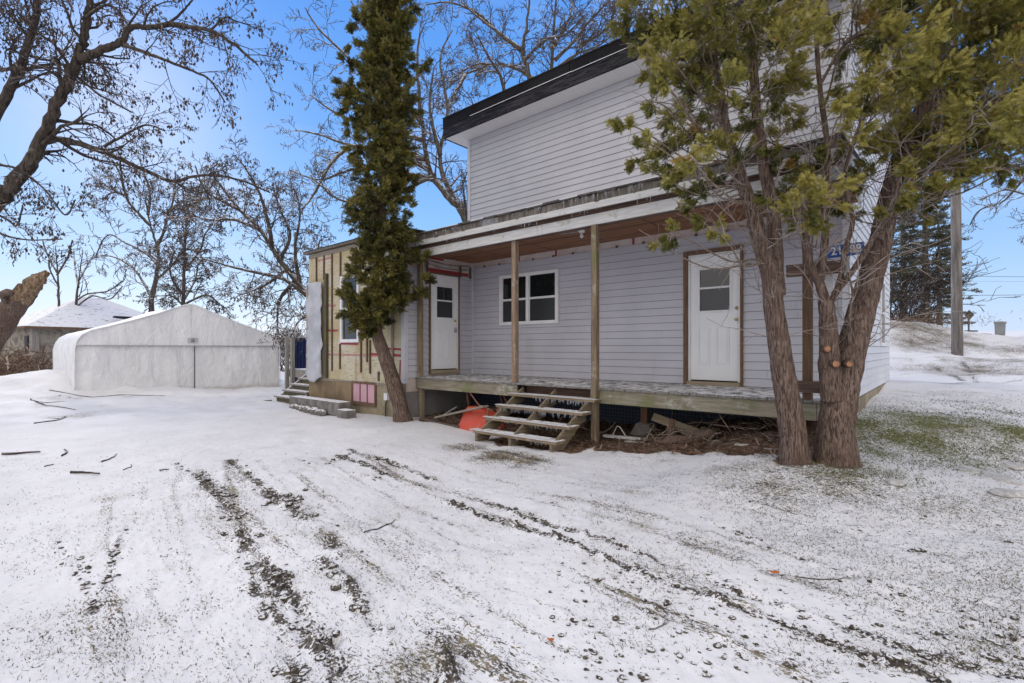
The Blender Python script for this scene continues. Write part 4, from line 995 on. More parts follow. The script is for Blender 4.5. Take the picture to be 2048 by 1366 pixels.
# ------------------------------------------------------------------ shelter tent
tn = empty('fabric_shelter', (-19, 5.6, 0), 'large white tarpaulin garage tent with peaked roof beyond the drive', 'tent')
XF = -18.95; TY0, TY1 = 2.62, 8.45; W = TY1-TY0; TL = 4.0
prof = [(0, 0), (0, .5), (0, 1.0), (0, 1.45), (.05, 1.68), (.16, 1.85), (.36, 1.98), (.75, 2.10), (1.4, 2.33), (2.1, 2.60), (2.55, 2.80), (2.78, 2.885), (2.915, 2.905)]
prof = prof+[(W-a, b) for a, b in prof[-2::-1]]
def top(s):
    for (a, b), (c_, d_) in zip(prof[:-1], prof[1:]):
        if a <= s <= c_ and c_ > a: return b+(d_-b)*(s-a)/(c_-a)
    return 0
mb = MB(); nl = 16
for i in range(nl+1):
    u = i/nl; x = XF+.06-u*TL
    sagk = -.05*abs(math.sin(u*PI*3))
    for k, (s, z) in enumerate(prof):
        mb.v.append((x, TY0+s+(.04*mn.noise(Vector((u*6, s, z*2))) if .2 < z < 1.9 else 0), z+(sagk if z > 2 else 0)-.03))
npf = len(prof)
for i in range(nl):
    for k in range(npf-1): a = i*npf+k; mb.f.append((a, a+1, a+npf+1, a+npf)); mb.t.append(0)
mb.f.append(tuple(nl*npf+k for k in range(npf))); mb.t.append(0)
mb.build('roof_cover', M['tarproof'], tn, smooth=True)
def panel(z0f, z1f, x, name, mat, ny=90, nzp=26, amp=.03, seed=0):
    mb = MB()
    for i in range(ny+1):
        s = .012+(W-.024)*i/ny
        for j in range(nzp+1):
            v = j/nzp; z = z0f(s)+(z1f(s)-z0f(s))*v
            am = amp*math.sin(PI*min(1, max(.04, v)))**.5
            fold = mn.noise(Vector((s*1.3, z*.5, seed)))*1.2+.5*mn.noise(Vector((s*4+z*1.2, z*1.4, seed+4)))+.25*mn.noise(Vector((s*9, z*6, seed)))
            mb.v.append((x+am*fold, TY0+s, z))
    for i in range(ny):
        for j in range(nzp): a = i*(nzp+1)+j; mb.f.append((a, a+nzp+1, a+nzp+2, a+1)); mb.t.append(0)
    return mb.build(name, mat, tn, smooth=True)
zs = lambda s: min(1.60, top(s)-.02)
panel(lambda s: .02+.012*math.sin(s*3), zs, XF+.02, 'front_panel', M['tarp'], amp=.085)
panel(lambda s: zs(s)-.05, lambda s: top(s)-.02, XF+.10, 'gable_panel', M['tarp'], nzp=12, amp=.03, seed=9)
mb = MB(); pts = [Vector((XF+.12, TY0+s, z)) for s, z in prof]; mb.tube(pts, .018, 6); mb.build('edge_hem', M['tarproof'], tn, smooth=True)
mb = MB(); mb.tube([Vector((XF+.125, TY0+.03+(W-.06)*i/30, zs(.03+(W-.06)*i/30)-.055)) for i in range(31)], .008, 5); mb.build('flap_seam', M['seam'], tn)
for s, w, m, a, b in ((3.02, .018, 'darkline', .05, 1.55), (3.04, .02, 'seam', .02, 1.58)):
    mb = MB(); mb.box(XF+.07+(0 if m == 'darkline' else -.02), XF+.082+(0 if m == 'darkline' else -.02), TY0+s, TY0+s+w, a, b); mb.build('zipper', M[m], tn)
mb = MB(); mb.box(XF+.06, XF+.072, TY0+2.56, TY0+2.59, .05, 1.56); mb.build('frame_pole_strip', plain('strip_white', (.74, .74, .75), None, 4, .5), tn)
mb = MB(); mb.box(XF+.11, XF+.114, TY0+2.92, TY0+2.925, 1.62, 2.90); mb.build('ridge_seam', M['seam'], tn)
mb = MB(); mb.box(XF+.13, XF+.134, TY0+2.82, TY0+3.12, 1.64, 1.80); lg = mb.build('logo_patch', plain('patch_grey', (.50, .49, .50), None, 4, .6), tn)
mb = MB()
for r_, t_ in ((.055, .006),):
    pts = [Vector((XF+.138, TY0+2.97+r_*math.cos(k*PI/12), 1.72+r_*math.sin(k*PI/12))) for k in range(25)]; mb.tube(pts, t_, 5, cap=False)
mb.tri((XF+.138, TY0+2.945, 1.705), (XF+.138, TY0+2.995, 1.705), (XF+.138, TY0+2.97, 1.75)); mb.box(XF+.136, XF+.139, TY0+2.94, TY0+3.0, 1.69, 1.70)
mb.build('logo_mark', M['darkline'], lg)

# ------------------------------------------------------------------ shed
sh = empty('shed', (-27, 4, 0), 'old mottled shed with snowy shingled roof behind the white tent', 'shed')
A_ = PX(66, 750, 24)          # near left corner
Us = (PX(215, 700, 26.5)-PX(66, 700, 24)); Us.z = 0; Us.normalize(); Vs = Vector((-Us.y, Us.x, 0))
if Vs.dot(FV) < 0: Vs = -Vs
ez = H0+(HZ-652)/F*24
Wd, Dp = 6.6, 6.0
Ms = Matrix(((Us.x, Vs.x, 0, A_.x), (Us.y, Vs.y, 0, A_.y), (0, 0, 1, 0), (0, 0, 0, 1)))
mb = MB(); mb.box(0, Wd, 0, Dp, -.3, ez, Ms); mb.build('wall', M['shedwall'], sh)
mb = MB(); mb.box(-.05, .22, -.05, -.002, -.3, ez-.05, Ms); mb.box(-.05, -.002, -.002, .35, -.3, ez-.05, Ms); mb.build('corner_boards', M['shedwood'], sh)
mb = MB(); e = .38; pk = H0+(HZ-590)/F*27
v = [(-e, -e, ez-.02), (Wd+e, -e, ez-.02), (Wd+e, Dp+e, ez-.02), (-e, Dp+e, ez-.02), (Wd*.43, Dp*.5, pk), (Wd*.57, Dp*.5, pk)]
mb.v = [tuple(Ms @ Vector(q)) for q in v]; mb.f = [(0, 1, 5, 4), (1, 2, 5), (2, 3, 4, 5), (3, 0, 4), (3, 2, 1, 0)]; mb.t = [0]*5; mb.build('roof', M['snowroof'], sh)
mb = MB(); mb.box(-e, Wd+e, -e-.02, -e+.01, ez-.13, ez-.015, Ms); mb.box(-e-.02, -e+.01, -e, Dp+e, ez-.13, ez-.015, Ms); mb.build('eave_board', M['casing'], sh)
mb = MB(); p0 = Ms @ Vector((3.3, .2, ez+.62)); p1 = Ms @ Vector((4.1, .25, ez+.62)); mb.beam(p0, p1, .28, .10); mb.beam(p0+Vector((.1, .1, -.05)), p1+Vector((.1, .1, -.1)), .25, .05); mb.build('lifted_shingles', M['blackstuff'], sh)
mb = MB(); mb.box(-.06, -.01, .55, .95, ez-1.5, ez-.45, Ms); mb.build('side_window', M['blackstuff'], sh)

# ------------------------------------------------------------------ utility pole, wires, sign, bin
pb = hit(1915, 712)
pl = empty('utility_pole', tuple(pb), 'tall grey wooden utility pole rising from the snowy slope', 'pole')
mb = MB(); d_p = (pb.x*FV.x+pb.y*FV.y); tp = PX(1905, -150, d_p)
pts = [pb+(Vector((tp.x, tp.y, tp.z))-pb)*(i/20)-Vector((0, 0, .2 if i == 0 else 0)) for i in range(21)]
mb.tube(pts, [.150-.0025*i for i in range(21)], 18, rough=.05); mb.build('shaft', M['pole'], pl, smooth=True)
mb = MB(); q = pts[19]; mb.beam(q-RV*1.2, q+RV*1.2, .1, .12); mb.build('crossarm', M['pole'], pl)
for k, (ya, yb, da, db) in enumerate(((543, 546, 45, 50), (556, 560, 60, 60), (583, 573, 45, 38))):
    mb = MB(); a = PX(1500, ya-8, da); b = PX(2600, yb-12, db)
    pts = [a.lerp(b, i/24)-Vector((0, 0, .9*math.sin(PI*i/24))) for i in range(25)]
    mb.tube(pts, .018 if k != 1 else .009, 5)
    thing_mesh(mb, 'overhead_wire', M['wire'], ('highest dark overhead wire crossing the sky at right', 'faint thin overhead wire between the two darker ones', 'lowest dark overhead wire rising toward the right edge')[k], 'wire', 'overhead wires along the road')
p = hit(2000, 671); p = PX(2000, 671, 40)
p.z = gz(p.x, p.y)+.02
bn = empty('wheeled_bin', tuple(p), 'grey wheeled bin standing on the snowy roadside', 'bin')
Mb = Matrix.Translation(p) @ Matrix.Rotation(TH-.77, 4, 'Z') @ Matrix.Diagonal((.70, .80, 1, 1))
mb = MB(); n0 = 0
lo = [(-.42, -.34), (.42, -.34), (.42, .34), (-.42, .34)]; hi = [(-.47, -.40), (.47, -.40), (.47, .40), (-.47, .40)]
for i in range(4):
    j = (i+1) % 4; mb.quad(*[Mb @ Vector(q) for q in ((*lo[i], 0), (*lo[j], 0), (*hi[j], .98), (*hi[i], .98))])
mb.build('body', M['bin'], bn)
mb = MB(); mb.box(-.53, .53, -.46, .44, .96, 1.09, Mb); mb.box(-.3, .3, -.47, -.35, 1.07, 1.12, Mb); mb.box(-.12, .12, .1, .2, 1.07, 1.13, Mb); mb.build('lid', M['bin'], bn, bevel=.02)
mb = MB(); mb.box(-.30, -.02, -.37, -.345, .45, .62, Mb @ Matrix.Rotation(-.1, 4, 'X')); mb.box(.0, .3, -.37, -.345, .5, .60, Mb @ Matrix.Rotation(-.1, 4, 'X')); mb.build('printed_mark', plain('bin_mark', (.16, .155, .15), None, 4), bn)
for s in (-1, 1):
    mb = MB(); mb.tube([Mb @ Vector((s*.33, .32, .1)), Mb @ Vector((s*.40, .32, .1))], .1, 14); mb.build('wheel', M['blackstuff'], bn)
p = PX(1938, 650, 34); g_ = gz(p.x, p.y)
rs = empty('road_sign', (p.x, p.y, g_), 'diamond shaped road warning sign seen dark on its short post', 'sign')
mb = MB(); cc = PX(1937, 630, 34); mb.beam((p.x, p.y, g_-.3), (cc.x, cc.y, cc.z), .07, .07); mb.build('sign_post', M['signback'], rs)
mb = MB(); Md = Matrix.Translation(cc-FV*.05) @ Matrix.Rotation(TH, 4, 'Z') @ Matrix.Rotation(PI/4, 4, 'Y'); mb.box(-.25, .25, -.012, .012, -.25, .25, Md); mb.build('sign_plate', M['signback'], rs, bevel=.01)
p = PX(1964, 665, 20.5); mb = MB(); g_ = gz(p.x, p.y); rock(mb, (p.x, p.y, g_+.04), (.34, .25, .13), 4); q_ = PX(1940, 665, 20.5); q_.z = gz(q_.x, q_.y)+.10; mb.beam(q_-RV*.25, q_+RV*.25, .16, .05); thing_mesh(mb, 'dark_heap', M['blackstuff'], 'low black heap lying beside the diamond road sign', 'heap')
p = PX(2035, 689, 25); g_ = gz(p.x, p.y); mb = MB(); rock(mb, (p.x, p.y, g_+.05), (.5, .3, .14), 9); thing_mesh(mb, 'dark_stone', M['blackstuff'], 'flat black lump on snow below the grey bin at the right edge', 'stone')

# ------------------------------------------------------------------ trees
def rv(s=1.):
    return Vector((R.gauss(0, s), R.gauss(0, s), R.gauss(0, s)))
def smooth_path(pts, k=6):
    out = []
    n_ = len(pts)
    for i in range(n_-1):
        p0 = pts[max(0, i-1)]; p1 = pts[i]; p2 = pts[i+1]; p3 = pts[min(n_-1, i+2)]
        for j in range(k):
            t = j/k
            out.append(.5*((2*p1)+(p2-p0)*t+(2*p0-5*p1+4*p2-p3)*t*t+(3*p1-p0-3*p2+p3)*t**3))
    out.append(pts[-1]); return out
class Bare:
    def __init__(s, rmin, kids=(7, 6, 5), wig=.22, up=.06, droop=0., leaf=None, ratio=.55):
        s.wood = MB(); s.tw = MB(); s.rmin = rmin; s.kids = kids; s.wig = wig; s.up = up; s.droop = droop; s.leaf = leaf; s.ratio = ratio; s.ends = []
    def br(s, p, d, L, r, lev):
        n_ = max(3, min(9, int(L/.16)))
        if lev >= len(s.kids): n_ = min(n_, 4)
        st = L/n_; pts = [p]; d = d.normalized()
        for i in range(n_):
            d = (d+rv(s.wig)+Vector((0, 0, s.up-s.droop*i/n_))).normalized(); pts.append(pts[-1]+d*st)
        r1 = max(s.rmin*.7, r*.3); rads = [max(s.rmin*.8, r+(r1-r)*i/n_) for i in range(n_+1)]
        (s.wood if r > s.rmin*6 else s.tw).tube(pts, rads, 6 if r > s.rmin*4 else 3, cap=False)
        if s.leaf: s.ends.append(pts[-1]); s.ends.append(pts[len(pts)//2])
        if lev < len(s.kids):
            k = s.kids[lev]
            for j in range(k):
                t = .2+.8*(j+R.random())/k; i = min(n_-1, int(t*n_)); q = pts[i].lerp(pts[i+1], t*n_-i)
                dd = (pts[i+1]-pts[i]).normalized(); sd = dd.cross(rv()).normalized(); a = R.uniform(.5, 1.15)
                s.br(q, dd*math.cos(a)+sd*math.sin(a), L*s.ratio*R.uniform(.6, 1.15)*(1.15-t*.5), max(s.rmin, rads[i]*.55), lev+1)
    def limb(s, pts, r0, r1, nk, Lk, lev=1, t0=.15, side=8):
        P_ = smooth_path(pts, 6); m_ = len(P_)
        P_ = [q+(rv(r0*.08) if 0 < i < m_-1 else Vector()) for i, q in enumerate(P_)]
        rads = [r0+(r1-r0)*(i/(m_-1))**.62 for i in range(m_)]
        s.wood.tube(P_, rads, side, cap=True, rough=.06, seed=P_[0].x)
        for j in range(nk):
            t = t0+(1-t0)*(j+R.random())/nk; i = min(m_-2, int(t*(m_-1)))
            dd = (P_[i+1]-P_[i]).normalized(); sd = dd.cross(rv()).normalized(); a = R.uniform(.5, 1.2)
            s.br(P_[i], dd*math.cos(a)+sd*math.sin(a), Lk*R.uniform(.55, 1.15)*(1.1-.45*t), max(s.rmin, rads[i]*.42), lev)
        return P_
    def finish(s, name, loc, label, cat='tree', group=None, mw='bark', mt='twig', leafmat=None, leafsz=.035, nleaf=1.):
        root = empty(name, loc, label, cat, group)
        s.wood.build('trunk', M[mw], root, smooth=True); s.tw.build('crown', M[mt], root)
        if leafmat:
            lb = MB()
            for e in s.ends:
                if R.random() > nleaf: continue
                for _ in range(R.choice((1, 1, 2, 3))):
                    c = e+rv(.03); z = R.uniform(.6, 1.5)*leafsz; a = R.uniform(0, PI); u = Vector((math.cos(a), math.sin(a), 0))*z*.42; dn = Vector((R.uniform(-.3, .3), R.uniform(-.3, .3), -1))*z*1.3
                    lb.tri(c, c+u+dn*.5, c+dn); lb.tri(c, c+dn, c-u*.8+dn*.45)
            lb.build('seed_clusters', leafmat, root, kind='stuff')
        return root
# 1. big tree off the left edge, two leaning stems in view
T = Bare(.0036, kids=(6, 5, 4), wig=.20, up=-.01, droop=.10, leaf=True, ratio=.6)
D = 7.0
def PP(l, d=D, dd=0.): return [PX(x, y, d+dd*i) for i, (x, y) in enumerate(l)]
base1 = PX(-330, 900, 7.2); base1.z = gz(base1.x, base1.y)-.1
T.limb([base1, PX(-260, 700, 7.2), PX(-120, 520, 7.1), PX(-30, 425, 7.0), PX(15, 385, 7.0), PX(60, 328, 7.0), PX(88, 270, 7.0), PX(125, 182, 6.95), PX(152, 132, 6.9), PX(165, 90, 6.9), PX(172, 50, 6.9), PX(180, -10, 6.8), PX(195, -200, 6.8)], .165, .032, 16, 1.3, 1, .4, 14)
T.limb([PX(-200, 620, 7.1), PX(-110, 420, 7.3), PX(-10, 232, 7.4), PX(28, 160, 7.4), PX(60, 80, 7.4), PX(82, -20, 7.3), PX(110, -200, 7.2)], .112, .032, 14, 1.3, 1, .4, 12)
T.limb(PP([(160, 120), (205, 100), (240, 85), (262, 55), (300, 55), (340, 48), (420, 62), (455, 80), (500, 115), (515, 130)], 6.9, -.05), .065, .012, 16, .75, 1, .25)
T.limb(PP([(245, 90), (290, 105), (335, 122), (380, 140), (420, 160), (450, 205)], 6.8, -.03), .032, .010, 10, .6, 1)
T.limb(PP([(92, 282), (130, 280), (190, 298), (240, 318), (290, 340), (345, 362), (410, 350), (480, 360), (540, 385)], 7.0, .05), .055, .012, 15, .8, 1, .2)
T.limb(PP([(208, 293), (240, 275), (290, 250), (330, 262)], 7.0), .022, .010, 6, .55, 1)
T.limb(PP([(108, 215), (140, 150), (200, 190), (265, 225)], 7.0), .03, .010, 8, .6, 1)
T.limb(PP([(165, 40), (210, 10), (240, 25), (255, 50)], 6.8), .025, .010, 6, .6, 1)
T.limb(PP([(0, 140), (60, 136), (120, 138), (160, 165), (235, 190)], 7.2), .025, .010, 8, .6, 1)
T.limb(PP([(330, 52), (360, 28), (380, 5), (400, -20)], 6.7), .02, .009, 5, .5, 1)
T.limb(PP([(420, 62), (450, 35), (470, 42), (500, 50)], 6.6), .016, .008, 5, .45, 1)
T.limb(PP([(0, 330), (40, 340), (90, 380), (130, 430), (150, 400)], 7.0), .02, .009, 8, .6, 1)
T.limb(PP([(-20, 420), (15, 440), (35, 450), (45, 410)], 7.0), .02, .009, 6, .5, 1)
T.limb(PP([(-50, 440), (10, 470), (60, 480), (125, 478)], 7.0), .016, .008, 6, .5, 1)
for i in range(9):
    x = R.uniform(-40, 150); y = R.uniform(-40, 120); T.br(PX(x, y, R.uniform(6.6, 7.6)), RV*R.uniform(-.5, 1)+Vector((0, 0, R.uniform(-.8, .6))), R.uniform(.7, 1.2), .012, 0)
T.finish('deciduous_tree', tuple(base1), 'large leaning tree at the left edge with hanging brown seed clusters', leafmat=M['deadleaf'], leafsz=.034, mt='twigdark', nleaf=.28)
# 2. broken trunk
q0 = PX(-150, 820, 9.5); q0.z = gz(q0.x, q0.y)-.1
bk = empty('broken_tree', tuple(q0), 'thick broken trunk with splintered tip leaning in at the left edge', 'tree')
mb = MB(); P_ = smooth_path([q0, PX(-60, 740, 9.4), PX(-5, 660, 9.3), PX(25, 615, 9.2), PX(55, 580, 9.1)], 10)
mb.tube(P_, [.235-.07*i/(len(P_)-1) for i in range(len(P_))], 22, rough=.14); mb.build('trunk', M['cedarbark'], bk, smooth=True)
mb = MB(); P_ = smooth_path([PX(40, 596, 9.1), PX(60, 576, 9.05), PX(80, 556, 9.0), PX(93, 541, 9.0)], 8)
mb.tube(P_, [.15, .16, .15, .155, .145, .145, .135, .135, .13, .125, .15, .15, .13, .125, .11, .11, .09, .09, .07, .07, .05, .045, .03, .02, .01][:len(P_)], 16, rough=.35, seed=3)
for i in range(9):
    a = PX(40+R.uniform(-8, 8), 600+R.uniform(-6, 14), 9.0+R.uniform(-.1, .2)); b = a+(PX(90, 545, 9.0)-PX(40, 596, 9.0))*R.uniform(.6, 1.05); mb.beam(a, b, .05, .025, R.uniform(0, 3))
mb.build('splintered_tip', M['brokenwood'], bk, smooth=False)
mb = MB(); P_ = smooth_path([PX(14, 606, 9.0), PX(4, 590, 8.9), PX(15, 583, 8.8), PX(24, 588, 8.8)], 5); mb.tube(P_, .05, 8, rough=.2); mb.build('knot', M['cedarbark'], bk, smooth=True)
# 3. small and mid trees beyond the tent
def tree(name, label, d, trunk, limbs, r0, nk=7, Lk=1.6, kids=(5, 4, 3), up=.08, droop=0, seeds=False, group='bare trees beyond the yard', ratio=.55, wig=.24, mt='twig', rm=.00055, dj=.12):
    T = Bare(d*rm, kids=kids, wig=wig, up=up, droop=droop, leaf=seeds, ratio=ratio)
    b = PX(trunk[0][0], trunk[0][1], d); b.z = gz(b.x, b.y)-.1
    pts = [b]+[PX(x, y, d) for x, y in trunk[1:]]
    T.limb(pts, r0, r0*.14, nk, Lk, 1, .35, 9)
    for l in limbs:
        jj = R.uniform(-dj, dj)*d
        w = l[0] if isinstance(l[0], (int, float)) else .4
        l2 = l[1:] if isinstance(l[0], (int, float)) else l
        T.limb([PX(x, y, d+jj*i/(len(l2)-1)) for i, (x, y) in enumerate(l2)], r0*w, d*rm*2.2, nk, Lk, 1, .12, 6)
    return T.finish(name, tuple(b), label, 'tree', group, mw='barkfar', mt=mt, leafmat=M['deadleaf'] if seeds else None, leafsz=.05, nleaf=.25)
tree('sapling', 'slim bare sapling rising behind the snowy shed roof, left of its twin', 27, [(120, 700), (118, 620), (115, 540), (110, 490)], [(.5, (114, 545), (95, 510), (85, 480)), (.5, (114, 550), (135, 515), (145, 480)), (.4, (118, 575), (100, 540), (98, 520))], .11, 5, 1.3, (3, 2), .15, group='slim saplings behind the shed', rm=.0006)
tree('sapling', 'slim bare sapling behind the snowy shed roof, right of its twin', 27, [(153, 700), (152, 610), (158, 560), (165, 500)], [(.5, (157, 575), (150, 530), (147, 500)), (.5, (158, 560), (175, 530), (190, 505)), (.45, (155, 600), (175, 588), (215, 582), (245, 562)), (.45, (155, 612), (185, 592), (220, 598), (245, 572))], .11, 5, 1.3, (3, 2), .15, group='slim saplings behind the shed', rm=.0006)
tree('deciduous_tree', 'bare tree with dark forked trunk just behind the tent peak, left one', 25, [(305, 720), (303, 610), (312, 560), (318, 510), (310, 480), (298, 440), (290, 400)],
     [(.6, (310, 500), (325, 470), (335, 430), (350, 390), (350, 340)), (.55, (300, 450), (280, 430), (255, 400), (240, 350), (225, 320)), (.5, (316, 530), (290, 505), (250, 485), (215, 470), (190, 515)), (.5, (305, 600), (290, 570), (265, 535), (230, 515), (200, 510)), (.5, (296, 430), (300, 390), (290, 350), (275, 310)), (.45, (312, 560), (345, 530), (370, 500), (400, 505)), (.4, (330, 440), (365, 420), (395, 410)), (.4, (250, 390), (225, 385), (205, 400))], .17, 11, 1.7, (6, 5, 4), .06, seeds=True)
tree('deciduous_tree', 'bare vine tangled tree behind the tent peak, right one', 24, [(362, 720), (366, 620), (368, 560), (370, 500), (372, 440), (365, 380)],
     [(.5, (368, 600), (390, 560), (400, 520), (420, 560)), (.5, (368, 590), (345, 560), (340, 530), (350, 500)), (.5, (370, 540), (400, 500), (410, 470), (430, 440)), (.5, (370, 500), (355, 460), (345, 410), (350, 360)), (.5, (372, 450), (400, 400), (405, 350)), (.5, (366, 610), (410, 590), (430, 600), (440, 610)), (.4, (366, 610), (340, 590), (325, 600))], .13, 15, 1.3, (6, 5, 4), .0, droop=.1, seeds=True, mt='twigdark')
# tree behind wing, leaning left
tree('deciduous_tree', 'bare tree sweeping leftward from behind the wing with drooping frosted twigs', 19, [(690, 760), (650, 640), (600, 570), (560, 520), (520, 460), (480, 420), (440, 370), (415, 330)],
     [(.6, (625, 600), (570, 560), (510, 545), (450, 530), (400, 515)), (.55, (545, 500), (535, 440), (520, 390), (500, 350), (470, 310)), (.5, (520, 460), (470, 440), (420, 440), (380, 430)), (.5, (590, 560), (560, 600), (555, 650), (560, 700)), (.5, (600, 570), (590, 500), (600, 430), (590, 380)), (.5, (560, 520), (580, 470), (560, 420), (545, 370)), (.5, (570, 540), (530, 570), (480, 590)), (.4, (640, 630), (600, 640), (575, 690)), (.45, (480, 420), (440, 400), (410, 380), (390, 330)), (.4, (640, 600), (630, 540), (640, 480))], .19, 15, 1.35, (6, 5, 4), .0, droop=.12, seeds=True)
tree('deciduous_tree', 'tall bare tree behind the columnar cedar spreading frosted branches left', 17, [(960, 700), (935, 450), (900, 400), (860, 340), (845, 250), (835, 150), (840, 60)],
     [(.6, (930, 440), (890, 360), (880, 310), (895, 220), (880, 120), (905, 60)), (.5, (860, 340), (800, 300), (760, 200), (700, 120), (640, 60), (610, 15)), (.55, (850, 320), (780, 300), (700, 290), (640, 270), (590, 260)), (.5, (850, 280), (760, 260), (680, 230), (620, 190)), (.5, (870, 360), (780, 340), (700, 340), (640, 360), (580, 340)), (.45, (845, 250), (800, 180), (790, 120), (740, 60), (700, 0)), (.45, (880, 310), (860, 220), (868, 130)), (.45, (700, 290), (660, 330), (620, 400), (600, 420)), (.4, (935, 450), (930, 410), (925, 360)), (.45, (870, 350), (760, 400), (680, 400), (620, 350))], .20, 14, 1.4, (6, 5, 4), .03, seeds=False)
tree('deciduous_tree', 'bare frosted tree standing beyond the upper roof edge', 20, [(1090, 700), (1075, 300), (1060, 160), (1045, 100), (1055, 40), (1060, -60)],
     [(.6, (1065, 160), (1040, 140), (990, 130), (930, 150), (890, 180)), (.5, (1045, 100), (1000, 70), (960, 30), (900, 5), (850, 10)), (.5, (1045, 100), (990, 60), (940, 20), (900, -20)), (.5, (1010, 190), (1000, 150), (975, 110), (955, 70)), (.5, (1100, 200), (1105, 100), (1110, 30), (1115, -40)), (.5, (1110, 120), (1150, 80), (1180, 40), (1220, 0)), (.5, (1100, 150), (1150, 110), (1190, 95), (1240, 60)), (.45, (1050, 120), (1090, 80), (1130, 70), (1170, 30)), (.45, (1110, 90), (1140, 30), (1150, -30)), (.45, (1160, 90), (1210, 60), (1230, 20)), (.45, (930, 150), (900, 210), (895, 240)), (.4, (990, 130), (950, 130), (900, 160))], .19, 15, 1.5, (6, 5, 4), .03)
tree('deciduous_tree', 'bare tree at the far right edge above the utility pole', 18, [(2200, 720), (2160, 500), (2110, 380), (2060, 340), (2000, 330), (1950, 350)],
     [(.4, (2110, 380), (2060, 390), (2010, 380), (1960, 400)), (.4, (2060, 340), (2010, 400), (1960, 420), (1940, 450)), (.4, (2100, 370), (2080, 430), (2050, 470))], .12, 8, 1.1, (5, 3, 2), .0, droop=.1)
# undergrowth tangles and bushes
def bush(px, py, d, w, h, n_, label, mt='twig', name='bare_shrub', grp='bare shrubs'):
    T = Bare(d*.0005, kids=(4, 4), wig=.2, up=.05, ratio=.6)
    b = PX(px, py, d); b.z = gz(b.x, b.y)-.05
    for i in range(n_):
        a = R.uniform(-1, 1); T.br(b+RV*a*w*.4+FV*R.uniform(-.5, .5)*w*.4, Vector((R.gauss(0, .5), R.gauss(0, .5), 1)), h*R.uniform(.6, 1), d*.0011, 0)
    T.finish(name, tuple(b), label, 'shrub', grp, mw='barkfar', mt=mt)
bush(600, 730, 20, 1.0, 2.4, 14, 'bare tangled shrub between the tent and the side stairs')
bush(500, 700, 34, 5, 3.2, 22, 'pale bare shrub seen over the right shoulder of the tent')
bush(450, 700, 36, 4, 3.0, 16, 'pale bare shrub further back over the tent roof, right of the peak')
bush(585, 720, 30, 2.2, 3.2, 20, 'bare shrub low behind the tent corner nearest the wing')
bush(1815, 650, 21, 2.6, 3.0, 46, 'reddish brown brushy shrub at the slope top beside the house', 'twigdark')
bush(1790, 660, 23, 2.6, 4.4, 34, 'taller brown shrub close behind the house corner', 'twigdark')
# brown brush at left, far tree line
def mass(name, label, centers, n_, s, mat, cat, tall=1.):
    mb = MB()
    for c, rx, hz in centers:
        for i in range(n_):
            p = Vector(c)+Vector((R.gauss(0, rx), R.gauss(0, rx), 0)); p.z = c[2]+abs(R.gauss(0, hz*.5)); a = rv(); a.z = abs(a.z)*tall; a.normalize(); L = s*R.uniform(1, 3.5)
            u = a.orthogonal().normalized()*s*.10
            mb.quad(p-u, p+u, p+a*L+u*.3+rv(s*.2), p+a*L-u*.3, R.random())
    o = mb.build(name, mat, None, tint=True); return tag(o, label, cat, kind='stuff')
cs = []
for px, py, d in ((10, 745, 19), (35, 735, 20.5), (-30, 750, 18), (55, 742, 22), (20, 725, 23), (-20, 725, 24)):
    p = PX(px, py, d); p.z = gz(p.x, p.y); cs.append((tuple(p), .8, .9))
mass('dry_brush', 'heap of dry brown brush and grass left of the shed', cs, 520, .16, M['brush'], 'brush')
cs = []
for i in range(70):
    px = -700+i*20+R.uniform(-8, 8); p = PX(px, 690, 190+R.uniform(-20, 20)); p.z = gz(p.x, p.y)-.5; cs.append((tuple(p), 3.5, 3.6))
mass('far_woods', 'grey line of distant woods on the flat horizon', cs, 60, 1.1, M['brush'], 'woods', 1.5)
cs = []
for px, py, d in ((1800, 655, 20), (1830, 645, 21), (1870, 642, 22), (1850, 655, 20)):
    p = PX(px, py, d); p.z = gz(p.x, p.y); cs.append((tuple(p), .9, .25))
mass('slope_weeds', 'brown dead weeds along the top of the snowy slope', cs, 420, .055, M['brush'], 'weeds')

# ---- foliage sprays
def spray(mb, p, d, L, tint, wid=.55, nl=5):
    """flat fan of scale leaves: stalk with pairs of side fingers"""
    d = d.normalized(); u = d.cross(rv()).normalized(); nrm = d.cross(u)
    b = len(mb.v)
    for j in range(nl):
        t = (j+.4)/nl; l = L*(.70-.45*abs(t-.25))*wid; q = p+d*(L*t)
        for s in (-1, 1):
            e = q+(d*.75+u*s*.9+nrm*R.uniform(-.22, .22)).normalized()*l
            k = len(mb.v); w = L*.062
            mb.v += [tuple(q-d*w), tuple(q+d*w*1.3), tuple(e+d*w*.5), tuple(e-d*w*.4+u*s*w*.3)]; mb.f.append((k, k+1, k+2, k+3)); mb.t.append(min(1, max(0, tint+R.gauss(0, .07))))
    k = len(mb.v); w = L*.06; e = p+d*L*1.05
    mb.v += [tuple(p-u*w), tuple(p+u*w), tuple(e+u*w*.6), tuple(e-u*w*.6)]; mb.f.append((k, k+1, k+2, k+3)); mb.t.append(min(1, max(0, tint)))
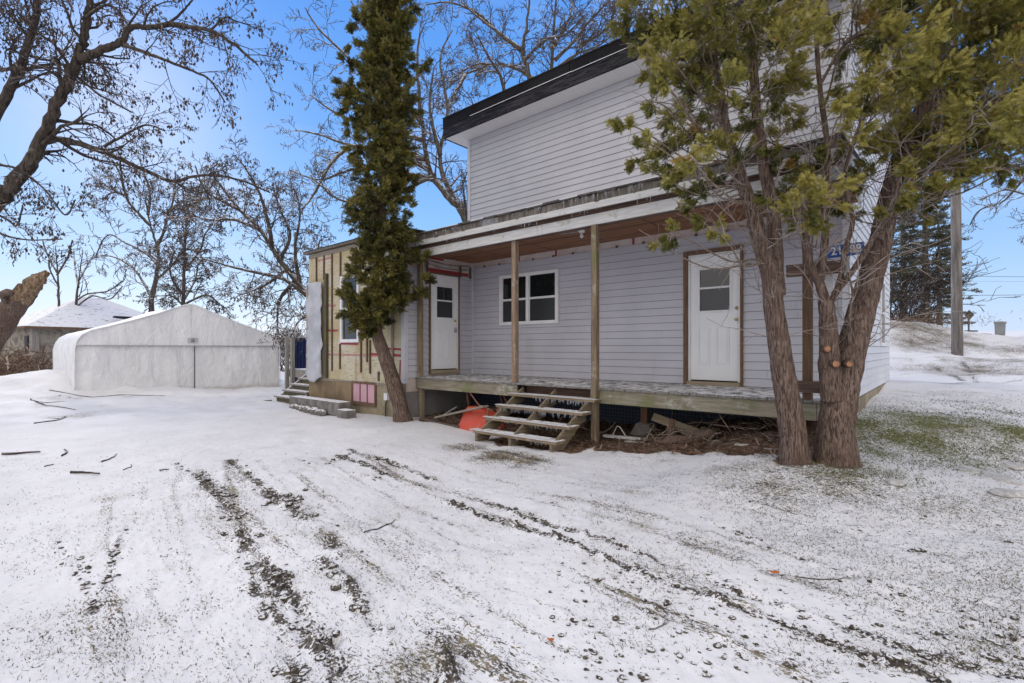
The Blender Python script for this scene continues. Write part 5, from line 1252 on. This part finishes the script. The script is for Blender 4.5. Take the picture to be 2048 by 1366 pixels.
def clump(mb, tw, c, r, n_, L, tbase, flat=.8, out=None, root=None):
    # several sub-tufts around c, each a drooping bough tip
    nt = max(3, int(n_/14))
    for k in range(nt):
        dr = rv(); dr.z *= flat; dr.normalize(); q = c+dr*r*R.uniform(.25, 1.0)
        if root is not None and R.random() < .6:
            m_ = c.lerp(q, .5)+rv(r*.12); tw.tube([c+rv(r*.1), m_, q], [.005, .004, .0025], 3, cap=False)
        ax = (dr+Vector((0, 0, R.uniform(-.5, .45)))+(out*.6 if out else Vector())).normalized(); tt = min(.8, tbase+R.gauss(0, .17))
        if R.random() < .008: tt = R.uniform(.90, .94)
        for j in range(50):
            s = R.uniform(-.6, 1.1); pp = q+ax*s*r*.42+rv(r*.12); dd = ax+rv(.5); dd.z -= .15; to = 0 if R.random() > .012 else .5
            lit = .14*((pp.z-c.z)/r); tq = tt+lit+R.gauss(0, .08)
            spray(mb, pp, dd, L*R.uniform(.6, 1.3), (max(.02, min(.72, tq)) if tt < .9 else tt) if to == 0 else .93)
# ---- tall columnar cedar
cb = hit(808, 843); dC = cb.x*FV.x+cb.y*FV.y
print('cedar depth', dC)
ct = empty('cedar_tree', tuple(cb), 'tall narrow cedar with a crooked bare trunk in front of the unfinished wing', 'tree')
mb = MB(); P_ = smooth_path([cb+Vector((0, 0, -.1)), PX(800, 810, dC), PX(785, 760, dC), PX(768, 710, dC), PX(752, 660, dC), PX(745, 620, dC), PX(752, 540, dC), PX(765, 420, dC), PX(775, 200, dC), PX(785, 0, dC), PX(790, -160, dC)], 8)
m_ = len(P_); mb.tube(P_, [max(.02, (.25-.10*min(1, i/6) if i < 10 else .150-.13*((i-10)/(m_-11)))) for i in range(m_)], 26, rough=.16); mb.build('trunk', M['cedarbark'], ct, smooth=True)
fo = MB(); tw = MB()
sil = [(-160, 760, 812), (-60, 740, 828), (0, 722, 834), (60, 716, 836), (120, 708, 840), (200, 704, 842), (260, 700, 846), (330, 690, 848), (400, 676, 852), (450, 672, 852), (500, 676, 856), (550, 672, 846), (600, 672, 832), (640, 692, 790)]
def sx(y):
    for a, b in zip(sil[:-1], sil[1:]):
        if a[0] <= y <= b[0]:
            t = (y-a[0])/(b[0]-a[0]); return a[1]+(b[1]-a[1])*t, a[2]+(b[2]-a[2])*t
    return sil[-1][1:]
y = -160
while y < 650:
    l, r = sx(y); cxp = (l+r)/2; hw_ = (r-l)/2/F*dC*R.uniform(.70, .92)
    for k in range(7):
        a = R.uniform(0, 2*PI); rr = hw_*R.uniform(.25, .84)
        c = PX(cxp, y+R.uniform(-10, 10), dC)+Vector((math.cos(a)*rr, math.sin(a)*rr, 0))
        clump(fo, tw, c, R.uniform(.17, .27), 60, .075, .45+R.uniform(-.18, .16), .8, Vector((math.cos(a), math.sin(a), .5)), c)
    y += 13
for px, py in ((690, 165), (686, 195), (692, 225), (700, 255), (720, 30), (718, 45), (712, 170), (696, 130), (700, 190), (705, 210), (712, 300), (706, 80), (715, 245), (845, 130), (700, 620), (730, 650), (745, 655), (760, 640), (690, 590), (800, 610), (815, 590), (700, 580), (845, 560), (838, 585), (852, 520)):
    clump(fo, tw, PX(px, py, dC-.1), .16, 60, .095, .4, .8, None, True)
fo.build('foliage', M['cedar2'], ct, tint=True); tw.build('branches', M['twiggrey'], ct)

# ---- the two cedars at the right
def cedar(name, label, bpx, trunks, clumps, mat, tb, Ls, bark_='cedarbark', bare=0, cuts=()):
    b = hit(*bpx); root = empty(name, tuple(b), label, 'tree')
    mb = MB(); spine = []
    for pts, r0, r1, sd in trunks:
        P_ = smooth_path([q if isinstance(q, Vector) else PX(*q) for q in pts], 12); m_ = len(P_)
        mb.tube(P_, [r0+(r1-r0)*(i/(m_-1))**.8+(.42*r0*max(0, 1-i/11.)**2 if r0 > .13 else 0) for i in range(m_)], sd, rough=.13, seed=r0*10)
        spine += [(q, r0+(r1-r0)*(i/(m_-1))) for i, q in enumerate(P_) if i > m_*.25]
    mb.build('trunk', M[bark_], root, smooth=True)
    fo = MB(); tw = MB(); br = MB()
    for c in clumps:
        px, py, rp, dd, dens = c
        c3 = PX(px, py, dd); r = rp/F*dd
        # bough from the nearest trunk point lower down
        best = min(spine, key=lambda s: (s[0]-c3).length+1.2*max(0, s[0].z-c3.z+.15))
        s0 = best[0]; v = c3-s0
        mid = s0.lerp(c3, .5)+Vector((0, 0, -.10*v.length))+rv(.04*v.length)
        P_ = smooth_path([s0, s0+v*.15+rv(.02), mid, c3-v*.12+rv(.03), c3+v.normalized()*r*.5], 5)
        rb = min(.022, .006+.006*v.length)
        br.tube(P_, [rb+(.004-rb)*i/(len(P_)-1) for i in range(len(P_))], 6, cap=False)
        for k in range(int(3+v.length*5)):   # bare side twigs along the bough
            i = R.randrange(2, len(P_)-1); d0 = (P_[i]-P_[i-1]).normalized()+rv(.6); L = R.uniform(.1, .38); q = P_[i]; pts = [q]
            for j in range(4): d0 = (d0+rv(.25)+Vector((0, 0, -.05))).normalized(); pts.append(pts[-1]+d0*L/4)
            tw.tube(pts, [.0045, .004, .003, .0025, .002], 3, cap=False)
        out = v.normalized() if v.length > .01 else None
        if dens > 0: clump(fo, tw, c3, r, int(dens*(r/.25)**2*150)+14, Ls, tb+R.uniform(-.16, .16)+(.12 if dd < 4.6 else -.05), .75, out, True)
    for k in range(bare):     # dead tangled twigs round the stems
        s0, rr = R.choice(spine); d0 = rv(); d0.z = abs(d0.z)*.7; d0.normalize(); L = R.uniform(.3, 1.1); q = s0; pts = [q]
        for j in range(8): d0 = (d0+rv(.22)+Vector((0, 0, .04))).normalized(); pts.append(pts[-1]+d0*L/8)
        tw.tube(pts, [.007-.0006*j for j in range(9)], 4, cap=False)
        for z in range(3):
            i = R.randrange(2, 8); d1 = d0+rv(.8); p2 = [pts[i]]
            for j in range(4): d1 = (d1+rv(.3)).normalized(); p2.append(p2[-1]+d1*L/12)
            tw.tube(p2, [.004, .0035, .003, .0025, .002], 3, cap=False)
    fo.build('foliage', mat, root, tint=True); br.build('boughs', M['cedarbark2'], root, smooth=True, kind='stuff'); tw.build('twigs', M['twiggrey'], root)
    for (px, py, dd, r) in cuts:
        p = PX(px, py, dd); n_ = (Vector((0, 0, H0))-p); n_.z = -.1; n_.normalize(); n_ = (n_+RV*R.uniform(-.3, .3)).normalized()
        mb = MB(); mb.tube([p-n_*.10, p-n_*.02, p], [r*1.7, r*1.45, r*1.25], 12, rough=.15); c_ = mb.build('branch_stub', M[bark_], root, smooth=True)
        mb = MB(); mb.tube([p+n_*.001, p+n_*.006], r, 14); mb.build('cut_face', M['cutwood'], c_)
    return root
b1 = hit(1592, 930); dA = b1.x*FV.x+b1.y*FV.y; b2 = hit(1672, 925); dB = b2.x*FV.x+b2.y*FV.y
print('pair depths', dA, dB)
def J(l, d0, dj=.5, dens=1.):
    return [(x, y, r, d0+R.uniform(-dj, dj), dens*(q[0] if q else 1)) for (x, y, r, *q) in l]
cl = [(1262,20,36),(1310,60,40),(1290,25,45),(1350,60,55),(1420,20,60),(1480,60,50),(1560,30,60),(1620,20,35),(1285,100,26),(1335,110,48),(1390,130,48),(1450,110,48),(1520,110,45),(1575,90,50),(1610,60,30),(1262,75,18),(1300,150,25),
      (1300,205,26),(1345,235,36),(1400,200,42),(1255,255,22),(1290,290,26),(1270,320,18),(1335,290,38),(1385,265,48),(1440,230,36),(1560,200,48),(1585,150,45),(1600,230,30),(1570,270,32),(1545,310,26),
      (1345,350,34),(1395,330,44),(1430,300,35),(1310,345,20),(1370,385,24),(1405,375,30),(1460,340,26),(1490,250,30),(1500,180,35),(1520,230,25),(1450,170,38),(1370,170,40),(1325,165,26),(1460,280,28),
      (1375,425,15,.5),(1415,450,22,.5),(1345,470,20,.45),(1318,488,11,.5),(1440,470,14,.4),(1300,120,20),(1530,60,45),(1400,80,50),(1505,300,22),(1530,400,14,.5),(1600,290,18,.6),(1575,330,15,.5)]
cl += [(x, y, 60, 1.) for x in range(1300, 1620, 65) for y in (-50, -130)]
cedar('cedar_tree', 'left cedar of the pair, its forked trunk leaning toward the porch', (1592, 930),
      [([b1+Vector((0, 0, -.12)), (1585, 860, dA), (1572, 780, dA), (1560, 700, dA), (1548, 620, dA), (1540, 550, dA), (1520, 480, dA), (1505, 420, dA), (1490, 380, dA), (1470, 320, dA+.05), (1450, 250, dA+.1), (1440, 180, dA+.1), (1420, 60, dA+.1), (1410, -120, dA+.1)], .138, .028, 40),
       ([(1553, 590, dA+.02), (1550, 500, dA+.08), (1545, 420, dA+.1), (1528, 330, dA+.1), (1515, 240, dA+.1), (1505, 120, dA+.12), (1495, 0, dA+.12), (1490, -150, dA+.1)], .085, .03, 26)],
      J(cl, dA-.1, .75), M['cedar'], .50, .058, bare=45)
cr = [(1560,385,34),(1630,350,34),(1600,400,44),(1655,385,42),(1690,385,32),(1690,430,26),(1640,435,30),(1590,440,26),(1625,300,26),(1680,235,28),(1545,400,18),
      (1720,170,48),(1765,150,50),(1800,100,56),(1850,60,66),(1900,100,66),(1950,150,66),(2000,60,66),(2000,200,66),(2045,120,66),(1800,220,50),(1860,240,56),(1930,260,66),(2000,300,50),(2045,260,56),(1980,110,66),(2040,20,60),(1900,20,60),(1860,150,60),(1960,230,60),(2030,200,60),(1820,160,56),(1770,90,46),(1900,290,50),(1990,260,50),
      (1850,330,48),(1900,340,40),(1950,320,44),(1800,375,32),(1760,300,38),(1825,415,24),(1700,100,38),(1740,40,48),(1670,60,28),(1650,110,18,.6),(1710,260,30),(1790,290,38),(1850,180,56),(1900,190,56),(1800,30,56),(1950,30,66),
      (1880,380,28),(1840,380,28),(1730,350,28),(1780,430,18,.7),(2035,340,24,.7),(1990,335,28),(1700,310,24),(1640,20,24),(1860,430,14,.5),(1700,20,30),(1725,220,36)]
cr += [(x, y, 70) for x in range(1720, 2300, 80) for y in (-60, -150)]+[(x, y, 70) for x in (2110, 2190) for y in (20, 110, 200, 280)]
cedar('cedar_tree', 'right cedar of the pair, thick split trunk with three orange sawn stubs', (1672, 925),
      [([b2+Vector((0, 0, -.12)), (1672, 860, dB), (1680, 800, dB), (1695, 730, dB), (1715, 650, dB+.02), (1740, 560, dB+.03), (1762, 480, dB+.05), (1778, 400, dB+.05), (1800, 320, dB), (1840, 230, dB-.1), (1870, 120, dB-.2), (1900, -60, dB-.2)], .19, .05, 44),
       ([(1668, 800, dB-.03), (1660, 740, dB-.04), (1658, 690, dB-.05), (1655, 630, dB-.05), (1650, 600, dB-.05)], .12, .065, 26),
       ([(1652, 610, dB-.05), (1640, 570, dB-.06), (1625, 540, dB-.06), (1612, 500, dB-.05), (1610, 450, dB-.05), (1613, 400, dB-.05), (1620, 330, dB)], .05, .022, 16),
       ([(1640, 560, dB-.06), (1650, 480, dB-.05), (1648, 400, dB-.02), (1655, 300, dB), (1640, 180, dB), (1632, 60, dB), (1630, -80, dB)], .040, .018, 14),
       ([(1655, 620, dB-.05), (1680, 560, dB-.08), (1690, 500, dB-.1), (1705, 440, dB-.1), (1690, 350, dB-.1), (1720, 250, dB-.15)], .030, .018, 14),
       ([(1668, 590, dB-.06), (1720, 520, dB-.2), (1760, 450, dB-.25), (1800, 380, dB-.3), (1880, 330, dB-.4)], .034, .012, 12),
       ([(1700, 690, dB-.13), (1698, 640, dB-.15), (1705, 590, dB-.15), (1700, 560, dB-.15)], .022, .008, 8),
       ([(1770, 430, dB), (1810, 330, dB-.25), (1880, 270, dB-.4), (1960, 230, dB-.5)], .045, .015, 12),
       ([(1640, 170, dB-.3), (1700, 80, dB-.4), (1800, 60, dB-.5), (1890, 55, dB-.6)], .016, .008, 8)],
      J(cr, dB-.3, .8), M['cedar'], .54, .060, bare=110, cuts=((1655, 698, dB-.16), (1672, 728, dB-.2), (1698, 728, dB-.22)) and [(1655, 698, dB-.15, .028), (1672, 728, dB-.21, .030), (1699, 728, dB-.22, .026)])
# ---- conifers on the slope
def spruce(px, py, d, topy, w, label, n_=9):
    b = PX(px, py, d); b.z = gz(b.x, b.y)-.1; tp = PX(px-4, topy, d); H = tp.z-b.z
    root = empty('spruce_tree', tuple(b), label, 'tree', 'dark conifers at the top of the slope')
    mb = MB(); mb.tube([b.lerp(tp, i/10) for i in range(11)], [.16-.014*i for i in range(11)], 10, rough=.1); 
    fo = MB(); k = 0; z = H*.16
    while z < H:
        t = (z-H*.12)/(H*.88); L0 = w*(1-t)**.7+.15
        for j in range(n_):
            a = R.uniform(0, 2*PI); L = L0*R.uniform(.55, 1.15); dr = Vector((math.cos(a), math.sin(a), R.uniform(-.15, .12))); s0 = b.lerp(tp, z/H)
            pts = [s0+dr*L*u+Vector((0, 0, -.16*L*u*u+.10*L*u**3)) for u in (0, .35, .7, 1)]
            mb.tube(pts, [.022, .016, .011, .006], 4, cap=False)
            for m in range(int(10+L*15)):
                u = R.uniform(.25, 1.03); q = s0+dr*L*u+Vector((0, 0, -.16*L*u*u+.10*L*u**3)); sd = dr.cross(Vector((0, 0, 1)))*R.choice((-1, 1)); spray(fo, q+rv(.03), dr*.6+sd*R.uniform(.2, 1)+Vector((0, 0, R.uniform(-.1, .35))), R.uniform(.16, .32), R.random()*.9, .5, 3)
        z += H*.032
    mb.build('trunk', M['barkfar'], root, smooth=True); fo.build('crown', M['spruce'], root, tint=True)
spruce(1852, 642, 21, 250, 1.35, 'slender dark spruce with open boughs left of the utility pole', 5)
spruce(1808, 655, 24, 240, 1.6, 'darker spruce nearest the house corner at the slope top', 6)
spruce(1880, 650, 27, 420, 1.2, 'small spruce just behind the utility pole', 5)

# ------------------------------------------------------------------ ground dressing
def icos():
    import bmesh
    bm = bmesh.new(); bmesh.ops.create_icosphere(bm, subdivisions=1, radius=1); v = np.array([tuple(x.co) for x in bm.verts]); f = [tuple(y.index for y in x.verts) for x in bm.faces]; bm.free(); return v, f
iv, if_ = icos()
cl_ = MB(); pos = []
for P, w, s in TRW:
    for i in range(len(P)-1):
        L = float(np.hypot(*(P[i+1]-P[i]))); nn = int(L*s*30)
        for k in range(int(nn*1.5)):
            t = R.random(); p = P[i]*(1-t)+P[i+1]*t; off = R.gauss(0, w*.75); dv = (P[i+1]-P[i])/max(L, 1e-6)
            x = p[0]-dv[1]*off; y = p[1]+dv[0]*off
            if np.hypot(x, y) > 11: continue
            b_ = .5+.8*float(fbm(np.array([x*2.1+P[0, 0]]), np.array([y*2.1]), 9, 3)[0])
            if R.random() > b_: continue
            pos.append((x, y, abs(R.gauss(0, .010))+.005))
for i in range(420):      # loose clods low right
    px = R.uniform(1100, 2048); py = R.uniform(1130, 1366)
    if py < 1080+.14*(px-1100)+R.uniform(0, 60): continue
    p = hit(px, py); pos.append((p.x, p.y, abs(R.gauss(0, .007))+.004))
for i in range(260):
    px = R.uniform(0, 2048); py = 880+(R.random()**1.2)*480; p = hit(px, py); pos.append((p.x, p.y, abs(R.gauss(0, .003))+.003))
p = hit(575, 1005)
for i in range(34): pos.append((p.x+R.gauss(0, .10), p.y+R.gauss(0, .07), R.uniform(.010, .035)))
for px, py in ((592, 1345), (520, 1140), (635, 1262), (620, 1040), (478, 1040), (495, 1085), (560, 1165)):
    p = hit(px, py)
    for i in range(9): pos.append((p.x+R.gauss(0, .05), p.y+R.gauss(0, .04), R.uniform(.008, .024)))
xa = np.array([q[0] for q in pos]); ya = np.array([q[1] for q in pos]); zg = height(xa, ya)+detail(xa, ya)[0]
for (x, y, s), z in zip(pos, zg):
    n0 = len(cl_.v); sc = np.array([s*R.uniform(.8, 1.7), s*R.uniform(.8, 1.5), s*R.uniform(.5, .9)]); vv = iv*(1+np.array([R.uniform(-.3, .3) for _ in iv]))[:, None]*sc+np.array([x, y, z+s*.15])
    cl_.v += [tuple(q) for q in vv]; cl_.f += [tuple(n0+i for i in f_) for f_ in if_]; cl_.t += [0]*len(if_)
n = NT('dark_soil_clod'); col = n.mix(n.mr(n.noise(60, 4), .4, .6), (.045, .037, .032), (.13, .11, .085)); col = n.mix(n.math('MULTIPLY', n.mr(n.nz(), .55, .9), n.mr(n.noise(40, 3), .45, .55)), col, (.7, .7, .72)); n.bump(n.noise(150, 3), .6, .004)
o = cl_.build('soil_clods', n.done(col, .9, .1), None); tag(o, 'dark clods of frozen soil thrown up along the ruts', 'soil', kind='stuff')
# grass blades showing through thin snow
bl_ = MB(); cand = []
for i in range(85000):
    px = R.uniform(1180, 2048); py = 790+R.random()**1.3*560
    cand.append((px, py))
for i in range(24000): cand.append((R.uniform(0, 1180), 900+R.random()*466))
d_ = np.array([1.45]); 
ca = np.array(cand)
lat = (ca[:, 0]-1024)/F; gx = np.zeros(len(ca)); gy = np.zeros(len(ca)); dd = 1.45*F/(ca[:, 1]-HZ)
for it in range(14):
    gx = FV.x*dd+RV.x*lat*dd; gy = FV.y*dd+RV.y*lat*dd; zz = height(gx, gy); nd = (H0-zz)*F/(ca[:, 1]-HZ); dd = dd*.5+nd*.5
dt, cv, gn, so_ = chan(gx, gy); zz = height(gx, gy)+detail(gx, gy)[0]
CN = np.clip(1+1.3*fbm(gx*2.2, gy*2.2, 101, 3), .15, 2.2)
for i in range(len(ca)):
    if so_[i] > .5 or dd[i] > 14: continue
    if R.random() > max(0, cv[i]-.15)*1.25*CN[i]+gn[i]*.6: continue
    h = R.uniform(.008, .022)*(1.5 if gn[i] > .4 else .8); w = .0014+dd[i]*.00045; a = R.uniform(0, PI); lx, ly = R.gauss(0, 1.1)*h, R.gauss(0, 1.1)*h
    x, y, z = gx[i], gy[i], zz[i]-.002; cx_, cy_ = math.cos(a)*w, math.sin(a)*w
    t = (R.random()*.5 if R.random() < gn[i] else R.choice((R.uniform(.55, .85), R.uniform(.88, 1), 1)))
    bl_.tri((x-cx_, y-cy_, z), (x+cx_, y+cy_, z), (x+lx, y+ly, z+h), t)
o = bl_.build('grass', M['grass'], None, tint=True); tag(o, 'short winter grass blades poking through thin snow', 'grass', kind='stuff')
# fallen twigs and leaves
def twig(px0, py0, px1, py1, r, label, bend=.05, fork=0):
    a = hit(px0, py0); b = hit(px1, py1); v = b-a; s = v.cross(Vector((0, 0, 1)))*bend
    pts = [a+v*t+s*math.sin(t*PI)+rv(.006) for t in [i/8 for i in range(9)]]
    for q in pts: q.z = gz(q.x, q.y)+float(detail(np.array([q.x]), np.array([q.y]))[0][0])+r*.9
    mb = MB(); mb.tube(pts, [r*(1-.06*i) for i in range(9)], 6)
    for k in range(fork):
        q = pts[3+k]; d0 = (v.normalized()+rv(.5)); d0.z = abs(d0.z)*.2; mb.tube([q, q+d0*v.length*.15, q+d0*v.length*.3+Vector((0, 0, .01))], [r*.7, r*.5, r*.3], 5)
    thing_mesh(mb, 'fallen_twig', M['twigdark'], label, 'twig', 'fallen twigs on the snow', smooth=True)
for q in ((5, 909, 80, 906, .018, 'thick dark stick lying by the left edge of the yard', .03), (143, 948, 200, 946, .016, 'dark straight twig lying alone left of the ruts', .02), (120, 912, 128, 900, .012, 'small stub of branch standing up near the yard edge', .1), (202, 924, 234, 907, .009, 'slanting slim stick above the middle of the left yard', .05), (245, 938, 262, 926, .006, 'short thin bent twig right of the straight dark one', .12), (88, 935, 110, 930, .008, 'small dark stick below the thick one at the left edge', .02), (318, 937, 338, 936, .010, 'tiny stick near the start of the left rut', .02),
          (730, 1070, 788, 1036, .006, 'thin curved twig between the two sets of ruts', .12), (855, 838, 905, 832, .012, 'forked black twig on snow left of the porch steps', .1, 3), (1300, 1265, 1330, 1240, .004, 'fine forked twig low in the middle foreground', .2, 2), (60, 800, 150, 820, .014, 'bent branch on the mound foot near the tent', .1, 2), (70, 850, 130, 835, .012, 'forked branch below the snow mound left of the tent', .1, 3), (100, 785, 330, 792, .012, 'long dark stick parallel to the tent front', .01), (1590, 1150, 1700, 1152, .004, 'hair thin arched twig on snow right of centre', .1), (430, 1005, 470, 1000, .008, 'small forked twig beside the left rut', .15, 2)):
    twig(*q)
for px, py, s, lab in ((1545, 1150, .035, 'single orange dead leaf on snow in the right foreground'), (322, 1108, .022, 'small rust coloured leaf left of the deep ruts'), (1100, 1285, .02, 'tiny brown leaf near the bottom centre')):
    p = hit(px, py); mb = MB(); K = 10; z = p.z+.012; ring = [(p.x+s*(1+.35*math.sin(3*k*2*PI/K))*math.cos(2*PI*k/K), p.y+s*.7*(1+.25*math.cos(5*k))*math.sin(2*PI*k/K), z+.006*math.sin(k*1.3)) for k in range(K)]
    for k in range(K): mb.tri((p.x, p.y, z+.004), ring[k], ring[(k+1) % K])
    thing_mesh(mb, 'dead_leaf', M['orangeleaf'], lab, 'leaf')
# snow-crusted gravel lumps at right
for k, (px, py, s) in enumerate(((1925, 940, .22), (1985, 955, .25), (2030, 935, .18), (1790, 966, .10), (2020, 990, .16))):
    p = hit(px, py); mb = MB(); rock(mb, (0, 0, -.008), (s, s*.7, .028), k*2.2, 3); o = mb.build('snow_crust', plain('grey_slush%d' % k, (.42, .40, .37), (.60, .59, .59), 22, .85, .2, .6, 40), None, smooth=True); o.location = (p.x, p.y, p.z+.005); o.rotation_euler = (0, 0, R.uniform(0, 3))
    tag(o, ('grey flattened slush lump furthest left of the right edge group', 'broad grey slush lump in the middle of the right edge group', 'grey slush lump highest at the right edge', 'small round slush lump right of the cedar bases', 'low slush lump closest to camera at the right edge')[k], 'slush', 'slush lumps near the right edge')

# ------------------------------------------------------------------ sky, sun, camera
sund = (FV-RV*.79); sund.z = .486; sund.normalize()
w = bpy.data.worlds.new('World'); S.world = w; w.use_nodes = True; nt = w.node_tree; nt.nodes.clear()
out = nt.nodes.new('ShaderNodeOutputWorld'); bg = nt.nodes.new('ShaderNodeBackground'); nt.links.new(bg.outputs[0], out.inputs[0])
sky = nt.nodes.new('ShaderNodeTexSky'); sky.sky_type = 'NISHITA'; sky.sun_disc = False; sky.sun_elevation = math.asin(sund.z); sky.sun_rotation = math.atan2(sund.x, sund.y)
sky.air_density = 1.0; sky.dust_density = .3; sky.ozone_density = 2.0
def N(t, **k):
    x = nt.nodes.new(t)
    for a, b in k.items(): setattr(x, a, b)
    return x
def lk(a, b): nt.links.new(a, b)
tc = N('ShaderNodeTexCoord'); sep = N('ShaderNodeSeparateXYZ'); lk(tc.outputs['Generated'], sep.inputs[0])
rp = N('ShaderNodeValToRGB'); e = rp.color_ramp.elements
e[0].position = .0; e[0].color = (.60, .71, .93, 1); e[1].position = 1; e[1].color = (.045, .17, .62, 1)
for p_, c_ in ((.10, (.44, .645, .95)), (.22, (.24, .50, .94)), (.38, (.125, .375, .90)), (.55, (.085, .31, .86))):
    x = e.new(p_); x.color = (*c_, 1)
lk(sep.outputs[2], rp.inputs[0])
# clear blue sky = physical sky blended with the measured blue
ms = N('ShaderNodeMix', data_type='RGBA'); ms.inputs[0].default_value = .85
sc_ = N('ShaderNodeVectorMath', operation='SCALE'); lk(sky.outputs[0], sc_.inputs[0]); sc_.inputs['Scale'].default_value = .12
lk(sc_.outputs[0], ms.inputs[6]); lk(rp.outputs[0], ms.inputs[7])
# thin bright haze round the sun
dot = N('ShaderNodeVectorMath', operation='DOT_PRODUCT'); nm_ = N('ShaderNodeVectorMath', operation='NORMALIZE'); lk(tc.outputs['Generated'], nm_.inputs[0]); lk(nm_.outputs[0], dot.inputs[0]); dot.inputs[1].default_value = sund
pw = N('ShaderNodeMath', operation='POWER'); mx = N('ShaderNodeMath', operation='MAXIMUM'); lk(dot.outputs['Value'], mx.inputs[0]); mx.inputs[1].default_value = 0; lk(mx.outputs[0], pw.inputs[0]); pw.inputs[1].default_value = 110
nz1 = N('ShaderNodeTexNoise'); mp = N('ShaderNodeMapping'); mp.inputs['Scale'].default_value = (1.4, 1.4, 4.5); lk(tc.outputs['Generated'], mp.inputs[0]); lk(mp.outputs[0], nz1.inputs[0]); nz1.inputs['Scale'].default_value = 1.7; nz1.inputs['Detail'].default_value = 6; nz1.inputs['Roughness'].default_value = .55
ci = N('ShaderNodeMapRange', interpolation_type='SMOOTHSTEP'); lk(nz1.outputs[0], ci.inputs[0]); ci.inputs[1].default_value = .50; ci.inputs[2].default_value = .78; ci.inputs[4].default_value = .42
hz = N('ShaderNodeMath', operation='MULTIPLY'); lk(pw.outputs[0], hz.inputs[0]); hz.inputs[1].default_value = .5
ad = N('ShaderNodeMath', operation='ADD'); ad.use_clamp = True; lk(hz.outputs[0], ad.inputs[0]); lk(ci.outputs[0], ad.inputs[1])
m2 = N('ShaderNodeMix', data_type='RGBA'); lk(ad.outputs[0], m2.inputs[0]); lk(ms.outputs[2], m2.inputs[6]); m2.inputs[7].default_value = (.74, .80, .96, 1)
# broad bright cloud bank, unseen, added behind the viewer and overhead as fill light
d2 = N('ShaderNodeVectorMath', operation='DOT_PRODUCT'); lk(nm_.outputs[0], d2.inputs[0]); d2.inputs[1].default_value = (-FV.x*.80, -FV.y*.80, .60)
a2 = N('ShaderNodeMath', operation='ADD'); n3 = N('ShaderNodeMath', operation='MULTIPLY'); lk(nz1.outputs[0], n3.inputs[0]); n3.inputs[1].default_value = .5; lk(d2.outputs['Value'], a2.inputs[0]); lk(n3.outputs[0], a2.inputs[1])
cm = N('ShaderNodeMapRange', interpolation_type='SMOOTHSTEP'); lk(a2.outputs[0], cm.inputs[0]); cm.inputs[1].default_value = .35; cm.inputs[2].default_value = .75
m3 = N('ShaderNodeMix', data_type='RGBA'); lk(cm.outputs[0], m3.inputs[0]); lk(m2.outputs[2], m3.inputs[6]); m3.inputs[7].default_value = (1.20, 1.15, 1.12, 1)
lk(m3.outputs[2], bg.inputs[0]); bg.inputs[1].default_value = 1.0
ld = bpy.data.lights.new('sun', 'SUN'); ld.energy = 1.5; ld.angle = math.radians(12); ld.color = (1, .94, .86); lo_ = bpy.data.objects.new('sun', ld); C.objects.link(lo_)
lo_.rotation_euler = sund.to_track_quat('Z', 'Y').to_euler()
cam = bpy.data.cameras.new('camera'); co = bpy.data.objects.new('camera', cam); C.objects.link(co); S.camera = co
cam.sensor_width = 36; cam.lens = 36*F/2048; cam.shift_y = (HZ-683)/2048; cam.clip_end = 9000; cam.clip_start = .05
co.location = (0, 0, H0); co.rotation_euler = (PI/2, 0, TH)
S.view_settings.view_transform = 'Standard'; S.view_settings.look = 'None'; S.view_settings.gamma = 1; S.view_settings.exposure = .20
S.render.engine = 'CYCLES'
print('polys', sum(len(o.data.polygons) for o in bpy.data.objects if o.type == 'MESH'))
